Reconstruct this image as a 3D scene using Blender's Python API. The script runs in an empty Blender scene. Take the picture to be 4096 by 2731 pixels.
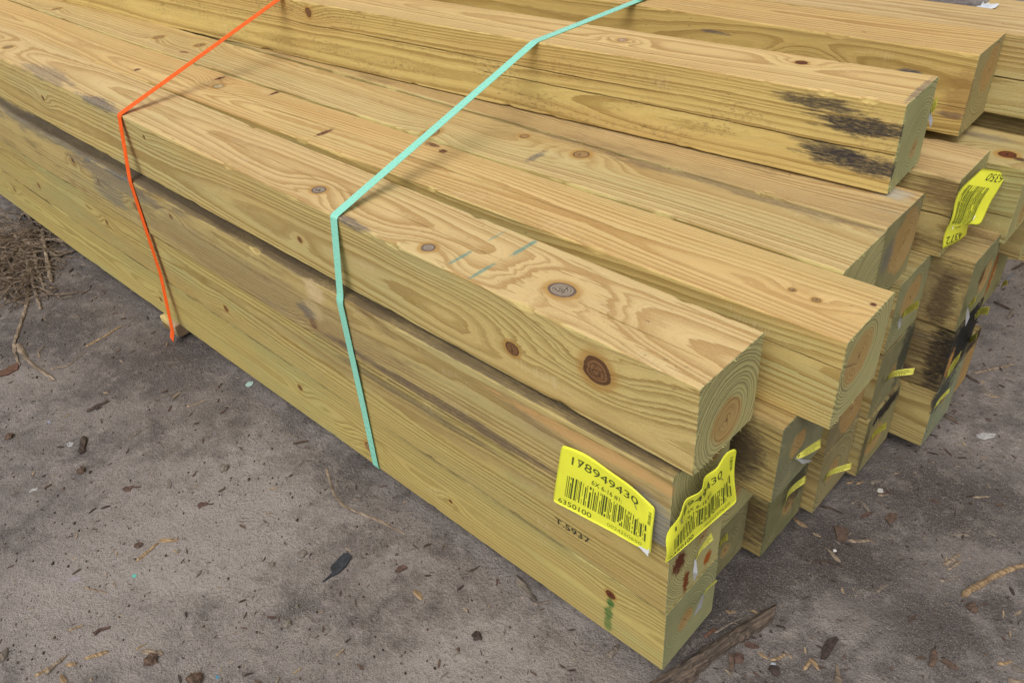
import bpy, bmesh, math, random
from mathutils import Vector, Matrix, noise as mnoise
rnd = random.Random(7)
sc = bpy.context.scene
C = bpy.data.collections.new("yard"); sc.collection.children.link(C)

# ------------------------------------------------------------------ camera
S = .1397                                   # side of a six by six timber
FPX, CX, CY = 3258.65, 2048., 1365.5        # focal length in photo pixels
CAM = Vector((.37470, -.61670, 1.16297))
RT, UP, FW = Vector((0.723665, 0.686881, -0.067103)), Vector((-0.370324, 0.468514, 0.802094)), Vector((-0.582382, 0.555598, -0.593416))
FW.normalize(); RT = (RT - FW*RT.dot(FW)).normalized(); UP = RT.cross(FW)
cd = bpy.data.cameras.new("camera"); cam = bpy.data.objects.new("camera", cd); C.objects.link(cam)
cd.sensor_width = 36; cd.lens = FPX/4096*36; cd.clip_start = .02; cd.clip_end = 400
cam.matrix_world = Matrix(((RT.x, UP.x, -FW.x, CAM.x), (RT.y, UP.y, -FW.y, CAM.y), (RT.z, UP.z, -FW.z, CAM.z), (0, 0, 0, 1)))
cd.dof.use_dof = False
sc.camera = cam

# ------------------------------------------------------------------ light: bright overcast, soft sun high behind the camera's left shoulder
SUN = Vector((.22, -.55, .88)).normalized()
elev = math.asin(SUN.z); azi = math.atan2(SUN.x, SUN.y)
w = bpy.data.worlds.new("World"); sc.world = w; w.use_nodes = True
wn = w.node_tree; wn.nodes.clear()
sky = wn.nodes.new('ShaderNodeTexSky'); sky.sky_type = 'NISHITA'; sky.sun_disc = False
sky.sun_elevation = elev; sky.sun_rotation = azi; sky.dust_density = 5; sky.air_density = 1.2; sky.ozone_density = 1
hsv = wn.nodes.new('ShaderNodeHueSaturation'); hsv.inputs['Saturation'].default_value = .22
bg = wn.nodes.new('ShaderNodeBackground'); bg.inputs[1].default_value = .142
wo = wn.nodes.new('ShaderNodeOutputWorld')
wn.links.new(sky.outputs[0], hsv.inputs['Color']); wn.links.new(hsv.outputs[0], bg.inputs[0]); wn.links.new(bg.outputs[0], wo.inputs[0])
sl = bpy.data.lights.new("sun", 'SUN'); sl.energy = 1.15; sl.angle = math.radians(45); sl.color = (1, .965, .91)
so = bpy.data.objects.new("sun", sl); C.objects.link(so); so.rotation_euler = SUN.to_track_quat('Z', 'Y').to_euler()
so.location = (0, -2, 4)
vs = sc.view_settings; vs.view_transform = 'Standard'; vs.look = 'None'; vs.gamma = 1; vs.exposure = 0.0

GZ = -.038                                  # the yard floor; the pile lies on bearers

def ray(x, y): return RT*(x-CX) - UP*(y-CY) + FW*FPX
def at_z(x, y, z=GZ):
    r = ray(x, y); return CAM + r*((z-CAM.z)/r.z)
def at_x(x, y, X):
    r = ray(x, y); return CAM + r*((X-CAM.x)/r.x)
def at_y(x, y, Y):
    r = ray(x, y); return CAM + r*((Y-CAM.y)/r.y)

def tag(o, label=None, cat=None, group=None, kind=None):
    if label: o['label'] = label
    if cat: o['category'] = cat
    if group: o['group'] = group
    if kind: o['kind'] = kind
    return o
def link(name, me, parent=None):
    o = bpy.data.objects.new(name, me); C.objects.link(o)
    if parent: o.parent = parent
    return o
def mesh(name, verts, faces, mats, mi=None, smooth=False):
    me = bpy.data.meshes.new(name); me.from_pydata([tuple(v) for v in verts], [], faces)
    for m in (mats if isinstance(mats, list) else [mats]): me.materials.append(m)
    if mi: me.polygons.foreach_set('material_index', mi)
    if smooth: me.polygons.foreach_set('use_smooth', [True]*len(me.polygons))
    me.update(); return me
def n1(x, seed=0.): return mnoise.noise(Vector((x, seed*7.31+.5, seed*3.7)))

# ------------------------------------------------------------------ node expressions
class G:
    def __init__(s, name):
        s.m = bpy.data.materials.new(name); s.m.use_nodes = True; s.t = s.m.node_tree; s.t.nodes.clear()
        s.out = s.t.nodes.new('ShaderNodeOutputMaterial'); s.b = s.t.nodes.new('ShaderNodeBsdfPrincipled')
        s.t.links.new(s.b.outputs[0], s.out.inputs[0])
    def set(s, inp, v):
        if isinstance(v, E): s.t.links.new(v.o, inp)
        elif isinstance(v, (tuple, list)): inp.default_value = tuple(v) if len(inp.default_value) == len(v) else (*v, 1)
        else: inp.default_value = v
    def math(s, op, *a, clamp=False):
        n = s.t.nodes.new('ShaderNodeMath'); n.operation = op; n.use_clamp = clamp
        for i, v in enumerate(a): s.set(n.inputs[i], v)
        return E(s, n.outputs[0])
    def obj(s): return E(s, s.t.nodes.new('ShaderNodeTexCoord').outputs['Object'])
    def sep(s, v):
        n = s.t.nodes.new('ShaderNodeSeparateXYZ'); s.set(n.inputs[0], v); return [E(s, o) for o in n.outputs]
    def vec(s, x, y, z):
        n = s.t.nodes.new('ShaderNodeCombineXYZ')
        for i, v in enumerate((x, y, z)): s.set(n.inputs[i], v)
        return E(s, n.outputs[0])
    def noise(s, v, scale=1, detail=2, rough=.5, dim='3D', dist=0):
        n = s.t.nodes.new('ShaderNodeTexNoise'); n.noise_dimensions = dim
        if dim == '1D': s.set(n.inputs['W'], v)
        else: s.set(n.inputs['Vector'], v)
        n.inputs['Scale'].default_value = scale; n.inputs['Detail'].default_value = detail
        n.inputs['Roughness'].default_value = rough; n.inputs['Distortion'].default_value = dist
        return E(s, n.outputs[0])
    def white(s, v):
        n = s.t.nodes.new('ShaderNodeTexWhiteNoise'); n.noise_dimensions = '1D'; s.set(n.inputs['W'], v); return E(s, n.outputs['Value'])
    def vor(s, v, scale, feat='F1'):
        n = s.t.nodes.new('ShaderNodeTexVoronoi'); n.feature = feat; s.set(n.inputs['Vector'], v); n.inputs['Scale'].default_value = scale
        return E(s, n.outputs['Distance'])
    def ss(s, a, b, v):
        n = s.t.nodes.new('ShaderNodeMapRange'); n.interpolation_type = 'SMOOTHSTEP'
        s.set(n.inputs[0], v)
        if a < b: n.inputs[1].default_value, n.inputs[2].default_value, n.inputs[3].default_value, n.inputs[4].default_value = a, b, 0, 1
        else: n.inputs[1].default_value, n.inputs[2].default_value, n.inputs[3].default_value, n.inputs[4].default_value = b, a, 1, 0
        return E(s, n.outputs[0])
    def mix(s, f, a, b, mode='MIX'):
        n = s.t.nodes.new('ShaderNodeMix'); n.data_type = 'RGBA'; n.blend_type = mode; n.clamp_factor = True
        s.set(n.inputs[0], f); s.set(n.inputs[6], a); s.set(n.inputs[7], b); return E(s, n.outputs[2])
    def bump(s, h, dist, strength=1):
        n = s.t.nodes.new('ShaderNodeBump'); n.inputs['Distance'].default_value = dist; n.inputs['Strength'].default_value = strength
        s.set(n.inputs['Height'], h); s.set(s.b.inputs['Normal'], E(s, n.outputs[0]))
class E:
    def __init__(s, g, o): s.g, s.o = g, o
    def __add__(a, b): return a.g.math('ADD', a, b)
    __radd__ = __add__
    def __sub__(a, b): return a.g.math('SUBTRACT', a, b)
    def __rsub__(a, b): return a.g.math('SUBTRACT', b, a)
    def __mul__(a, b): return a.g.math('MULTIPLY', a, b)
    __rmul__ = __mul__
    def __truediv__(a, b): return a.g.math('DIVIDE', a, b)
def plain(name, col, rough=.6, metal=0, noise=0, scale=60, spec=.3, bump=0):
    g = G(name); g.b.inputs['Roughness'].default_value = rough; g.b.inputs['Metallic'].default_value = metal
    g.b.inputs['Specular IOR Level'].default_value = spec
    if noise:
        n = g.noise(g.obj(), scale, 4, .6)
        g.set(g.b.inputs['Base Color'], g.mix(g.ss(.3, .7, n), tuple(c*(1-noise) for c in col), tuple(min(1, c*(1+noise)) for c in col)))
        if bump: g.bump(n, bump)
    else: g.set(g.b.inputs['Base Color'], col)
    return g.m

# ------------------------------------------------------------------ pine: growth rings in three dimensions, knots, stains
def wood(name, seed, pith, sp=.0052, knots=(), stains=(), green=.35, dirt=.15, mold=0., heart=.045, top=1., tone=1., late=.9, sap=(.52, .475, .205), twist=1., wav=1., tint=(1, 1, 1)):
    """local space: x runs along the timber (0 at the sawn end), y,z in 0..S"""
    g = G(name); P = g.obj(); x, y, z = g.sep(P)
    xs = x + seed*3.17
    low = g.noise(g.vec(xs*1.1, y*5., z*5.), 1, 2, .5)
    mid = g.noise(g.vec(xs*5., y*26., z*26.), 1, 3, .55)
    pyc = (g.noise(xs*.9, 1, 1, dim='1D')-.5)*.035*twist + pith[0]
    pzc = (g.noise(xs*.8+40, 1, 1, dim='1D')-.5)*.035*twist + pith[1]
    dy, dz = y-pyc, z-pzc
    dy0, dz0 = y-pith[0], z-pith[1]
    R0 = g.math('SQRT', dy*dy + dz*dz)
    fine = g.noise(g.vec(xs*17., y*75., z*75.), 1, 2, .5)
    R = R0 + (low-.5)*(.019*wav) + (mid-.5)*(.0034*wav) + (fine-.5)*(.0012*wav) + x*(-.004)
    kc = None; kring = None; kedge = None; halo = None; km = None
    for (kx, face, kt, kr, kcol, amp) in knots:
        if face == 'f': ay, az = 0-pith[0], kt-pith[1]
        else: ay, az = kt-pith[0], S-pith[1]
        l = math.hypot(ay, az); ay, az = ay/l, az/l
        qx = x-kx
        al = dy0*ay + dz0*az; qb = dz0*ay - dy0*az
        jit = (mid-.5)*(kr*.8) + (fine-.5)*(kr*.12)
        d = g.math('SQRT', qx*qx*.72 + qb*qb) + jit
        d2 = g.math('SQRT', qx*qx*.15 + qb*qb)
        gate = g.ss(.0, .03, al)
        bumpk = g.math('EXPONENT', (d2*d2)*(-1/(kr*2.1+.005)**2))*gate
        R = R + bumpk*((mid*.9+.55)*(amp*kr*1.25))
        m = g.ss(kr*1.06, kr*.92, d)*gate
        e = g.ss(kr*.62, kr*.98, d)*m
        h = g.ss(kr*2.3, kr*.9, d)*gate
        rr = d/kr
        kc = g.mix(m, kc if kc is not None else kcol, kcol)
        kring = rr*m if kring is None else g.math('MAXIMUM', kring, rr*m)
        kedge = e if kedge is None else g.math('MAXIMUM', kedge, e)
        halo = h if halo is None else g.math('MAXIMUM', halo, h)
        km = m if km is None else g.math('MAXIMUM', km, m)
    fbr = g.noise(g.vec(xs*14., y*300., z*300.), 1, 2, .6)
    ph = R/sp + (g.noise(R*70., 1, 1, dim='1D')-.5)*2.2 + (fbr-.5)*.30
    t = g.math('FRACT', ph); fl = g.math('FLOOR', ph)
    lt = g.ss(.30, .88, t)*g.ss(1., .955, t)
    rw = g.white(fl+seed); rw2 = g.white(fl*1.7+seed+30)
    amp_ = g.ss(.30, .70, g.noise(g.vec(xs*2.6+3, y*11., z*11.), 1, 3, .55))*.40+.68
    lw = g.math('ADD', lt*(rw*.50+.62)*amp_, g.ss(.45, .9, g.math('FRACT', ph*3.37))*.16, clamp=True)
    fib = g.noise(g.vec(xs*9., y*420., z*420.), 1, 3, .6)
    fib2 = g.noise(g.vec(xs*28., y*1500., z*1500.), 1, 1, .5)
    blot = g.noise(g.vec(xs*2.2, y*9., z*9.), 1, 3, .55)
    blot2 = g.noise(g.vec(xs*1.3+9, y*14., z*14.), 1, 4, .6)
    T = tone
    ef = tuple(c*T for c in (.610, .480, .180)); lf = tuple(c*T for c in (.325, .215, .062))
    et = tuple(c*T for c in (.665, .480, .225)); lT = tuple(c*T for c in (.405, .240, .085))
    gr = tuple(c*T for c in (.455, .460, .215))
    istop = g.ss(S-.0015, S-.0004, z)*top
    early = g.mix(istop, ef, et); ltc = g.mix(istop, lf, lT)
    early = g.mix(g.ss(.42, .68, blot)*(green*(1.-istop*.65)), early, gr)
    early = g.mix(g.ss(.42, .72, blot2)*.5, early, tuple(c*T for c in (.50, .31, .115)))
    early = g.mix(rw2*.30, early, tuple(c*T for c in (.50, .33, .13)))
    col = g.mix(lw*late, early, ltc)
    pt = g.noise(P, 700, 2, .6)
    col = g.mix(g.ss(.52, .75, pt)*.22, col, tuple(c*T for c in (.20, .13, .05)))
    col = g.mix(g.ss(.48, .28, pt)*.25, col, tuple(c*T for c in (.75, .60, .36)))
    chm = g.noise(g.vec(xs*6.+7, y*22., z*22.), 1, 3, .6); cht = g.noise(g.vec(x*620., y*14., z*14.), 1, 1, .5)
    chat = g.ss(.52, .66, chm)*cht
    col = g.mix(g.ss(.45, .62, chat)*.28, col, tuple(c*T for c in (.74, .60, .38)))
    scf = g.noise(g.vec(xs*11., y*46., z*46.), 1, 5, .72)
    col = g.mix(g.ss(.62, .76, scf)*.22, col, tuple(c*T for c in (.78, .66, .44)))
    sp_ = g.noise(g.vec(xs*60., y*160., z*160.), 1, 3, .6); spm = g.noise(g.vec(xs*3., y*12., z*12.), 1, 2, .5)
    col = g.mix(g.ss(.66, .72, sp_)*g.ss(.45, .6, spm)*.55, col, (.10, .07, .045))
    col = g.mix(g.ss(.50, .80, fib)*.20, col, tuple(c*T for c in (.24, .16, .06)))
    col = g.mix(g.ss(.50, .25, fib2)*.22, col, tuple(c*T for c in (.72, .56, .32)))
    if tint != (1, 1, 1): col = g.mix(1., col, tint, 'MULTIPLY')
    if dirt:
        dn = g.noise(g.vec(xs*6., y*34., z*34.), 1, 5, .65)
        col = g.mix(g.ss(.50, .74, dn)*dirt, col, (.13, .085, .045))
        gn = g.noise(g.vec(xs*2.+5, y*16., z*16.), 1, 4, .6)
        col = g.mix(g.ss(.55, .75, gn)*dirt*.7, col, (.17, .15, .13))
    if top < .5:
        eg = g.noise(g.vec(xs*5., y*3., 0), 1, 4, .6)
        col = g.mix(g.math('MAXIMUM', g.ss(S-.0050, S-.0004, z), g.ss(.0035, .0004, z))*g.ss(.35, .6, eg)*.75, col, (.10, .070, .035))  # grime plus joint shade painted on arrises whose bevels would catch the sky
    if mold:
        m1 = g.noise(g.vec(xs*80., y*150., z*150.), 1, 6, .78); m2 = g.noise(g.vec(xs*7., y*20., z*20.), 1, 2, .5)
        col = g.mix(g.ss(.47, .66, m1)*g.ss(.42, .66, m2)*mold*.8*(1.-istop), col, (.15, .085, .04))
    if halo is not None:
        col = g.mix(g.ss(.35, 1., halo)*.75, col, (.40, .215, .05))
        inner = g.mix(g.ss(.25, .75, g.math('FRACT', kring*4.2+mid)), kc, g.mix(.5, kc, (.05, .025, .012)))
        inner = g.mix(kedge*.8, inner, (.055, .022, .010))
        crk = g.ss(.06, .0, g.math('ABSOLUTE', g.noise(g.vec(xs*90., y*90., z*90.), 1, 1, .5)-.5))*g.ss(.75, .2, kring)
        inner = g.mix(crk*.85, inner, (.02, .012, .008))
        col = g.mix(km, col, inner)
    # sawn end: coarser, greener outside, orange heart
    isend = g.ss(-.0012, -.0002, x)
    ew = g.noise(P, 900, 2, .6); ed = g.noise(P, 38, 4, .6)
    hb = g.ss(heart+.004, heart-.006, R0 + (g.noise(P, 26, 3, .55)-.5)*.026)
    es = g.mix(hb*.85, sap, (.50, .315, .110))
    ee = g.mix(g.ss(.10, .95, lw)*.72, es, g.mix(hb, (.185, .155, .065), (.33, .17, .05)))
    ee = g.mix(g.ss(.45, .80, ew)*.32, ee, (.15, .13, .07))
    ee = g.mix(g.ss(.45, .25, ew)*.3, ee, (.52, .47, .29))
    ee = g.mix(g.ss(.50, .80, ed)*.35, ee, (.44, .32, .14))
    sw = g.math('SINE', (y*.55+z*.85)*2100. + (ed-.5)*9.)
    ee = g.mix(g.ss(.2, 1., sw)*g.ss(.42, .6, ed)*.22, ee, (.55, .50, .32))
    ra_ = g.noise(g.vec(R0*60., y*30., z*30.), 1, 2, .5)
    ch1 = g.math('ABSOLUTE', dy0*math.cos(seed) + dz0*math.sin(seed) + (ra_-.5)*.004); ch2 = g.math('ABSOLUTE', dy0*math.cos(seed+1.2) + dz0*math.sin(seed+1.2) + (ra_-.5)*.004)
    ee = g.mix(g.ss(.00055, .0002, ch1)*g.ss(.030, .015, R0)*.7, ee, (.07, .045, .02)); ee = g.mix(g.ss(.0005, .0002, ch2)*g.ss(.014, .007, R0)*.8, ee, (.07, .045, .02))
    ee = g.mix(g.ss(.0032, .0010, R0)*.8, ee, (.10, .035, .015))
    col = g.mix(isend, col, ee)
    for st in stains:
        (sx, sy, sz, rx, ry, rz, scol, amt, ns) = st
        ax, by, cz = (x-sx)/rx, (y-sy)/ry, (z-sz)/rz
        d = g.math('SQRT', ax*ax+by*by+cz*cz)
        sn = g.noise(g.vec(xs*(ns*.8), y*(ns*5.5), z*(ns*5.5)), 1, 6, .74)
        if sx < -.002: amt = (g.ss(.36, .56, g.noise(g.vec(xs*90., y*330., z*330.), 1, 4, .65))*.28+.72)*amt
        col = g.mix(g.ss(1.15, .55, d + (sn-.5)*2.6)*amt, col, scol)
    g.set(g.b.inputs['Base Color'], col)
    g.b.inputs['Roughness'].default_value = .72; g.b.inputs['Specular IOR Level'].default_value = .22
    rel = g.mix(isend, lw*.6 + fib*.6 + fib2*.3 + pt*.25 + chat*.5, ew*1.3 + lw*.9)
    g.bump(rel, .0009, .85)
    return g.m

# ------------------------------------------------------------------ timber mesh: softened ragged arrises, real shakes, sawn end with torn fibres
def timber_mesh(mat, seed, shakes=(), length=4.88, wane=0., spikes=0, r0=.0022, bend=0.):
    """shakes: (face, offset along face, x start, x end, half width, depth)"""
    xs = [0.]; x = 0.
    while x > -length:
        x -= .0035 if x > -.02 else (.016 if x > -1.2 else (.03 if x > -2.8 else .16))
        xs.append(max(x, -length))
    if xs[-1] == xs[-2]: xs.pop()
    faces_sh = {f: sorted([s for s in shakes if s[0] == f], key=lambda s: s[1]) for f in 'ftbu'}
    def xy(f, t, d=0.):
        return {'f': (d, t), 't': (t, S-d), 'b': (S-d, S-t), 'u': (S-t, d)}[f]
    rings = []
    for x in xs:
        pts = []; by = bend*max(0, -2.1-x); wy, wz = .0011*n1(x*1.4, seed+91)*min(1, -x*4), .0006*n1(x*1.6, seed+95)*min(1, -x*4)
        for k, f in enumerate('ftbu'):
            ra = r0*(1+.55*n1(x*9, seed+k)+.75*max(0, n1(x*37, seed+k+9)))
            rb = r0*(1+.55*n1(x*9, seed+(k+1) % 4)+.75*max(0, n1(x*37, seed+(k+1) % 4+9)))
            if wane and k == 1: ra += wane*max(0, n1(x*3., seed+31))
            if wane and k == 0: rb += wane*max(0, n1(x*3., seed+31))
            ra += .020*max(0, n1(x*29, seed+k+70)-.33); rb += .020*max(0, n1(x*29, seed+(k+1) % 4+70)-.33)
            ra = max(ra, .0008); rb = max(rb, .0008)
            off = .0009*n1(x*2.3, seed+k+50)
            def add(t, d=0.):
                q = xy(f, t, d+off if 0 < t < S else d); pts.append((x, q[0]+by+wy, q[1]+wz))
            add(ra*.30, ra*.28); add(ra, 0)
            last = ra
            for (_, o, xa, xb, hw, dep) in faces_sh[f]:
                u = (x-xb)/(xa-xb) if xa != xb else 0
                k2 = max(0, min(1, u*6, (1-u)*6)) if 0 <= u <= 1 else 0
                if xa >= 0 and 0 <= u <= 1: k2 = max(0, min(1, u*6))
                c = o + .0022*n1(x*7, seed+o*90) + .0009*n1(x*60, seed+o*70) + (x-xa)*0
                ww = hw*(.45+.55*k2)*(1+.6*n1(x*25, seed+o*50)); dd = dep*k2*(1+.3*n1(x*14, seed))
                add(c-ww-.0002, 0); add(c, dd); add(c+ww+.0002, 0)
            add(S-rb, 0)
        rings.append(pts)
    n = len(rings[0]); V = [p for r in rings for p in r]; F = []
    for i in range(len(rings)-1):
        for j in range(n):
            a, b = i*n+j, i*n+(j+1) % n
            F.append((a, b, b+n, a+n))
    for end in (0, len(rings)-1):
        c = len(V); V.append((xs[end], S/2, S/2))
        for j in range(n):
            a, b = end*n+j, end*n+(j+1) % n
            F.append((a, c, b) if end == 0 else (b, c, a))
    r = random.Random(int(seed*100)+3)
    for _ in range(spikes):                 # torn fibres left by the saw along the end's arrises
        side = r.choice('ttfffu')
        t = r.uniform(.004, S-.004); wdt = r.uniform(.0006, .0022); L = r.uniform(.0015, .0065)
        y, z = {'t': (t, S-.0007), 'f': (.0007, t), 'u': (t, .0007)}[side]
        wv = Vector((0, wdt, 0)) if side != 'f' else Vector((0, 0, wdt))
        hv = Vector((0, 0, -.0009)) if side == 't' else (Vector((0, .0009, 0)) if side == 'f' else Vector((0, 0, .0009)))
        o = Vector((-.0015, y, z)); tip = o + Vector((L, r.uniform(-.003, .003), r.uniform(-.002, .003)))
        b = len(V); V += [o-wv, o+wv, o+hv, tip]; F += [(b, b+1, b+3), (b+1, b+2, b+3), (b+2, b, b+3)]
    me = mesh('timber', V, F, mat)
    bm = bmesh.new(); bm.from_mesh(me); bmesh.ops.recalc_face_normals(bm, faces=bm.faces[:]); bm.to_mesh(me); bm.free()
    return me

TB = {}
def timber(key, layer, X, Y, yaw, label, **k):
    wk = {a: k.pop(a) for a in list(k) if a in ('pith', 'sp', 'knots', 'stains', 'green', 'dirt', 'mold', 'heart', 'top', 'tone', 'late', 'sap', 'twist', 'wav', 'tint')}
    seed = k.pop('seed', len(TB)*1.37+.7)
    dz = k.pop('dz', 0)
    pitch = k.pop('pitch', 0)
    if key not in 'UVW': k['bend'] = yaw
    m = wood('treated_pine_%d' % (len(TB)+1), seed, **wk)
    o = link('timber', timber_mesh(m, seed, **k)); o.location = (X, Y, (layer-1)*S + .0006*(layer-1) + dz); o.rotation_euler = (0, pitch, yaw)
    tag(o, label, 'timber', 'square treated timbers stacked in the bundle'); TB[key] = o; return o

RED, BRN, GRY, TAN = (.17, .045, .015), (.24, .12, .05), (.36, .29, .22), (.42, .26, .11)
BLK, INK, RST, GRN, TEAL = (.035, .032, .036), (.075, .075, .095), (.10, .028, .018), (.02, .13, .025), (.10, .26, .22)
DK, DKB = (.055, .035, .022), (.10, .065, .035)
timber('T', 4, .0151, .0115, -.0013, 'front timber of the top layer, two teal paint lines crossing its top face',
  seed=2.1, dz=.002, tint=(1., .995, .98), pith=(.070, .051), sp=.0060, green=.6, dirt=.05, heart=.036, spikes=70, r0=.002, wane=.003,
  knots=[(-.257, 't', .060, .0165, GRY, 1.5), (-.490, 't', .026, .0115, GRY, 1.0), (-.793, 't', .043, .0120, GRY, 1.1), (-2.3, 't', .055, .012, TAN, 1.4),
         (-.150, 'f', .092, .0195, BRN, 1.1), (-.300, 'f', .055, .0105, BRN, 1.2), (-.822, 'f', .052, .006, BRN, .8), (-1.974, 'f', .077, .007, BRN, 1.), (-1.38, 'f', .111, .004, BRN, .8)],
  stains=[(-1.60, .004, S, .12, .022, .012, INK, .75, 16), (-1.93, .02, S, .16, .03, .01, INK, .5, 20), (-.655, .004, S, .05, .012, .008, INK, .7, 20),
          (-.430, .035, S, .004, .026, .004, TEAL, .75, 45), (-.432, .112, S, .003, .022, .004, TEAL, .5, 45), (-.378, .030, S, .004, .032, .004, TEAL, .8, 45), (-.374, .115, S, .0045, .035, .004, TEAL, .8, 45)],
  shakes=[('t', .067, -.29, -1.7, .0008, .006), ('t', .050, -.02, -.235, .0010, .007), ('f', .045, -.35, -.75, .0006, .005), ('f', .05, -.95, -1.5, .0006, .005)])
timber('T2', 4, .1010, .1930, .0189, 'top layer timber whose near end juts out farthest, right behind the front one',
  seed=5.6, tint=(1., .955, .86), pith=(.053, .087), sp=.0052, green=.9, dirt=.03, heart=.040, spikes=50, tone=1.02,
  knots=[(-1.541, 't', .081, .013, (.62, .50, .27), 1.2), (-.105, 't', .067, .004, TAN, 1.), (-.070, 't', .063, .005, TAN, 1.)],
  stains=[(-1.847, .033, S, .010, .010, .004, RST, 1, 60), (-1.589, .113, S, .008, .016, .004, RST, 1, 60), (-1.379, .130, S, .007, .022, .004, RST, 1, 60),
          (-1.379, .135, S, .004, .02, .004, RST, 1, 60), (-1.089, .046, S, .008, .024, .004, RST, 1, 60), (-.863, .128, S, .022, .008, .004, RST, .9, 60), (-.822, .117, S, .01, .008, .004, RST, 1, 60), (-.010, .095, S, .005, .005, .003, RST, 1, 60)],
  shakes=[('t', .068, -.25, -1.9, .0011, .009), ('f', .098, .0, -.22, .0013, .010), ('f', .066, -.05, -.6, .0006, .005)])
timber('T3', 4, .0272, .3370, .0180, 'top layer timber with two cracked knots and a grey smudge on its top',
  seed=8.2, tint=(.94, .97, .93), pith=(.135, .040), sp=.0058, green=.8, dirt=.10, heart=.012, spikes=18, wane=.012, tone=.97,
  knots=[(-.671, 't', .109, .0085, TAN, 1.2), (-.530, 't', .103, .0135, TAN, 1.6), (-.835, 't', .022, .012, TAN, 1.2), (-2.004, 't', .065, .012, TAN, 1), (-1.82, 't', .089, .012, TAN, 1.), (-2.65, 't', .05, .011, TAN, 1)],
  stains=[(-.592, .049, S, .010, .028, .006, INK, .65, 40), (-1.80, .030, S, .02, .008, .004, (.20, .07, .03), .9, 60), (-.3, .150, S, .5, .035, .02, (.12, .08, .055), .65, 12)],
  shakes=[('t', .045, -.02, -.60, .0010, .007), ('t', .10, -.55, -1.0, .0005, .005), ('f', .04, -.1, -.8, .0004, .003)])
timber('T4', 4, .0231, .4810, .0120, 'brown weathered timber whose end lies directly under the black-smeared timber',
  seed=11.3, pith=(.091, .078), sp=.0040, green=.5, dirt=.45, heart=.055, spikes=14, tone=.82, sap=(.30, .27, .12),
  stains=[(-.04, .11, S, .03, .02, .006, (.42, .42, .38), .6, 30), (0, .03, .08, .01, .025, .03, (.16, .16, .15), .6, 30)])
timber('X1', 4, .0474, .6918, .0229, 'timber with a large yellow price sheet hanging off its end and a pale clean top',
  seed=14.9, pith=(.07, .05), sp=.0042, green=.3, dirt=.6, tone=.88, heart=.03, stains=[(-.13, 0, .02, .12, .01, .04, (.12, .075, .035), .7, 14), (-.02, 0, .12, .04, .01, .03, (.12, .06, .03), .6, 20)],
  shakes=[('f', .074, .0, -1.6, .0016, .010), ('f', .028, -.01, -.4, .0005, .003)])
timber('X2', 4, .1065, .8330, .0094, 'timber just behind the hanging price sheet, dark split knot on its top',
  seed=17.3, dz=-.020, tint=(.88, .96, .92), pith=(.07, .04), sp=.0060, green=1., dirt=.3, tone=.84, heart=.028,
  knots=[(-.045, 't', .045, .013, RED, 1.5)], stains=[(-.02, .035, S, .02, .008, .005, (.06, .02, .012), .9, 50), (-.10, .10, S, .05, .015, .006, INK, .4, 30)],
  shakes=[('f', .052, .0, -.3, .001, .006)])
timber('U', 5, -.0184, .5740, .0675, 'upper timber with black smears and brown mould speckles on its side',
  seed=20.4, tint=(1., .975, .89), pith=(.088, .042), sp=.0042, green=.12, dirt=.05, mold=.85, heart=.016, spikes=110, tone=1.03, sap=(.47, .475, .22), twist=.4, wav=.42, dz=.004, pitch=-.0028,
  knots=[(-.535, 't', .080, .009, (.60, .42, .28), 1.), (-.203, 't', .104, .0085, RED, 1.), (-1.36, 'f', .116, .009, BRN, 1.)],
  stains=[(-.055, 0, .098, .085, .012, .017, BLK, .95, 26), (-.130, 0, .120, .07, .010, .013, BLK, .85, 30), (-.045, 0, .040, .10, .012, .018, BLK, .95, 26), (-.10, 0, .052, .06, .012, .012, BLK, .8, 26), (-.005, .07, S, .006, .07, .004, INK, .6, 60)],
  shakes=[('f', .062, .0, -.85, .0013, .009), ('f', .088, -.35, -1.5, .0010, .008), ('t', .070, -.45, -1.2, .0008, .006)])
timber('V', 5, -.0165, .8536, .0367, 'upper timber with honey coloured streaks and a small star crack in its end',
  seed=23.8, tint=(.98, .92, .78), pith=(.090, .088), sp=.0058, green=.1, dirt=.12, heart=.040, spikes=8, tone=.98, late=1., wav=.7, sap=(.44, .36, .15),
  knots=[(-.288, 'f', .080, .010, BRN, 3.0)],
  stains=[(-.100, 0, .097, .022, .01, .005, INK, .9, 30), (-.48, 0, .110, .04, .01, .004, INK, .7, 30), (-.02, 0, .035, .025, .01, .006, INK, .7, 30), (-.01, 0, .07, .03, .01, .05, (.24, .12, .04), .5, 20)],
  shakes=[('f', .088, -.16, -.36, .0007, .005), ('f', .05, -.0, -.3, .0005, .003)])
timber('W', 5, .2600, .9900, .0100, 'upper timber cut by the right edge, long open shake in its side',
  seed=26.1, pith=(.07, .05), sp=.0055, green=.7, dirt=.15, tone=.93, shakes=[('f', .066, .0, -.9, .0014, .010)])
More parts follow.
